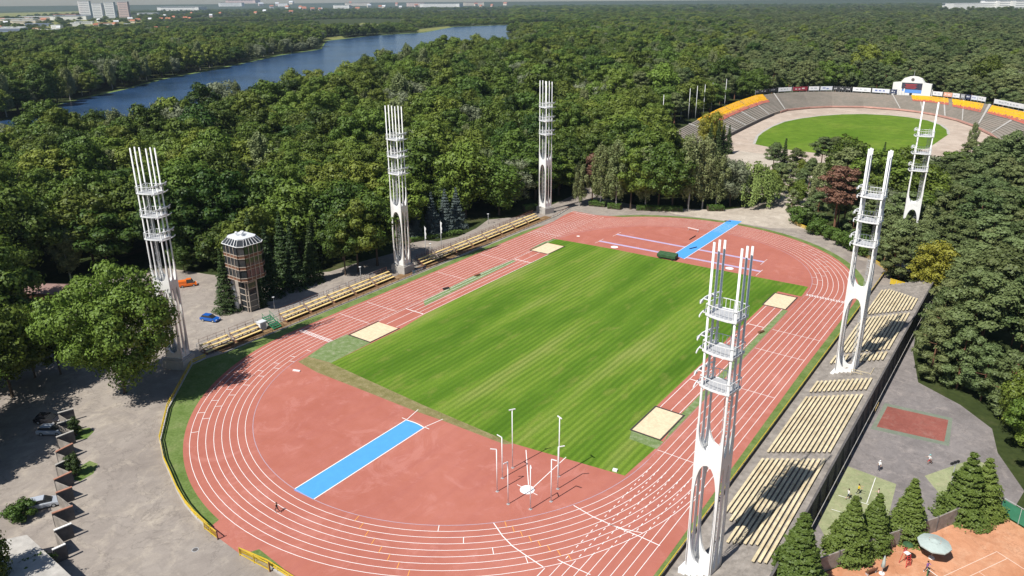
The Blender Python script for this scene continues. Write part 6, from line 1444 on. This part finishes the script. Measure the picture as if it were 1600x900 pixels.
for p_ in pts:
    px, py, zz = pix(p_[0], p_[1], 9)
    if p_[2] < 400 and any((p_[0]-a)**2+(p_[1]-c)**2 < 22 for a, c in man): continue
    if len(vis) < 215 and -30 < px < 1630 and py < 920 and zz > 0: vis.append(p_)
    elif p_[2] > 60: rest.append(p_)
KW = dict(broad='green broadleaf tree', pine='grey-green pine', silver='silvery willow', birch='pale birch', spruce='dark spruce')
def sector(px, x):
    if px < 205: return 'the wood behind the plane tree'
    if px < 350: return 'the wood behind the leftmost tower'
    if px < 480: return 'the wood behind the judges tower'
    if px < 640: return 'the wood left of the middle tower'
    if px < 840: return 'the wood behind the blue spruces'
    if px < 1200: return 'the wood behind the far bend'
    if px < 1390: return 'the pines behind the sandy clearing'
    if px < 1480: return 'the pines beside the grandstand end'
    return 'the pines along the right edge'
secs = {}
for p_ in vis: secs.setdefault(sector(pix(p_[0], p_[1])[0], p_[0]), []).append(p_)
for sname, lst in secs.items():
    lst.sort(key=lambda p_: p_[2]); nrow = max(1, int(math.sqrt(len(lst)/2.0)+0.5)); per = math.ceil(len(lst)/nrow)
    for r_ in range(nrow):
        row = sorted(lst[r_*per:(r_+1)*per], key=lambda p_: pix(p_[0], p_[1])[0])
        for i, p_ in enumerate(row):
            rn = 'front row' if r_ == 0 else nth(r_)+' row'
            k = KINDS[p_[4]][random.randrange(len(KINDS[p_[4]]))]
            lab = f'{KW[p_[4]]}, {nth(i)} from left, {rn}, {sname[4:]}'
            t = thing(KNAME[p_[4]], lab, 'tree', (p_[0], p_[1], 0), random.uniform(0, 6.28), 'trees in '+sname)
            wq = 1.0 if p_[4] == 'spruce' else 1.18; t.scale = (p_[3]*wq*random.uniform(0.85, 1.2), p_[3]*wq*random.uniform(0.85, 1.2), p_[3]*random.uniform(0.82, 1.12))
            for nm, me in (('crown', k.crown), ('trunk', k.trunk)):
                o = bpy.data.objects.new(nm, me); COL.objects.link(o); o.parent = t
def scatter(name, label, P_, sources):
    me = bpy.data.meshes.new(name); me.from_pydata([(p_[0], p_[1], 0) for p_ in P_], [], [])
    n_ = len(P_)
    a = me.attributes.new('turn', 'FLOAT_VECTOR', 'POINT'); a.data.foreach_set('vector', np.stack([np.zeros(n_), np.zeros(n_), rng.uniform(0, 6.28, n_)], 1).ravel())
    sc_ = np.array([p_[3] for p_ in P_]); far = np.array([p_[2] for p_ in P_]); w_ = np.where(far > 1700, 1.5, np.where(far > 900, 1.2, 1.18))
    zf = np.where(far > 1700, 0.62, np.where(far > 900, 0.85, 1.0))
    a = me.attributes.new('size', 'FLOAT_VECTOR', 'POINT'); a.data.foreach_set('vector', np.stack([sc_*w_*rng.uniform(0.8, 1.2, n_), sc_*w_*rng.uniform(0.8, 1.2, n_), sc_*zf*rng.uniform(0.74, 1.16, n_)], 1).ravel())
    a = me.attributes.new('pick', 'INT', 'POINT'); a.data.foreach_set('value', rng.integers(0, len(sources), n_).astype(np.int32))
    o = bpy.data.objects.new(name, me); COL.objects.link(o); tag(o, label, 'forest', None, 'stuff')
    g = bpy.data.node_groups.new(name, 'GeometryNodeTree')
    g.interface.new_socket('Geometry', in_out='INPUT', socket_type='NodeSocketGeometry'); g.interface.new_socket('Geometry', in_out='OUTPUT', socket_type='NodeSocketGeometry')
    gi, go = g.nodes.new('NodeGroupInput'), g.nodes.new('NodeGroupOutput'); ip = g.nodes.new('GeometryNodeInstanceOnPoints'); jn = g.nodes.new('GeometryNodeJoinGeometry')
    for s_ in sources:
        oi = g.nodes.new('GeometryNodeObjectInfo'); oi.inputs['Object'].default_value = s_; oi.inputs['As Instance'].default_value = True; g.links.new(oi.outputs['Geometry'], jn.inputs[0])
    def attr(nm, dt):
        q = g.nodes.new('GeometryNodeInputNamedAttribute'); q.data_type = dt; q.inputs['Name'].default_value = nm; return q.outputs[0]
    g.links.new(gi.outputs[0], ip.inputs['Points']); g.links.new(jn.outputs[0], ip.inputs['Instance']); ip.inputs['Pick Instance'].default_value = True
    g.links.new(attr('pick', 'INT'), ip.inputs['Instance Index']); g.links.new(attr('turn', 'FLOAT_VECTOR'), ip.inputs['Rotation']); g.links.new(attr('size', 'FLOAT_VECTOR'), ip.inputs['Scale'])
    g.links.new(ip.outputs[0], go.inputs[0]); md = o.modifiers.new('scatter', 'NODES'); md.node_group = g
    return o
def src(*keys): return [k.both for q in keys for k in KINDS[q]]
fb = [p_ for p_ in rest if p_[4] in ('broad', 'spruce')]; fp = [p_ for p_ in rest if p_[4] == 'pine']; fs_ = [p_ for p_ in rest if p_[4] in ('silver', 'birch')]
scatter('broadleaf_forest', 'dark green broadleaf forest stretching to the horizon', fb, src('broad')); scatter('pine_forest', 'grey-green pine forest beyond and right of the stadiums', fp, src('pine')); scatter('willow_wood', 'silvery willows and birches scattered through the forest', fs_, src('silver', 'birch'))
hz = MB(); hz.box((0, 0, 0), (1, 1, 1)); ho = hz.build('haze', None); ho['kind'] = 'stuff'; ho.data.materials.clear()
hm_, ht, hout = nodes('pale_summer_haze'); pv = ht.nodes.new('ShaderNodeVolumePrincipled'); pv.inputs['Density'].default_value = 0.000045; pv.inputs['Color'].default_value = (0.64, 0.80, 1.0, 1); pv.inputs['Anisotropy'].default_value = 0.2
ht.links.new(pv.outputs[0], hout.inputs['Volume']); ho.data.materials.append(hm_); ho.location = (-2500, 4200, 56); ho.scale = (14000, 10000, 118)
print('trees', len(vis), len(fb), len(fp), len(fs_))
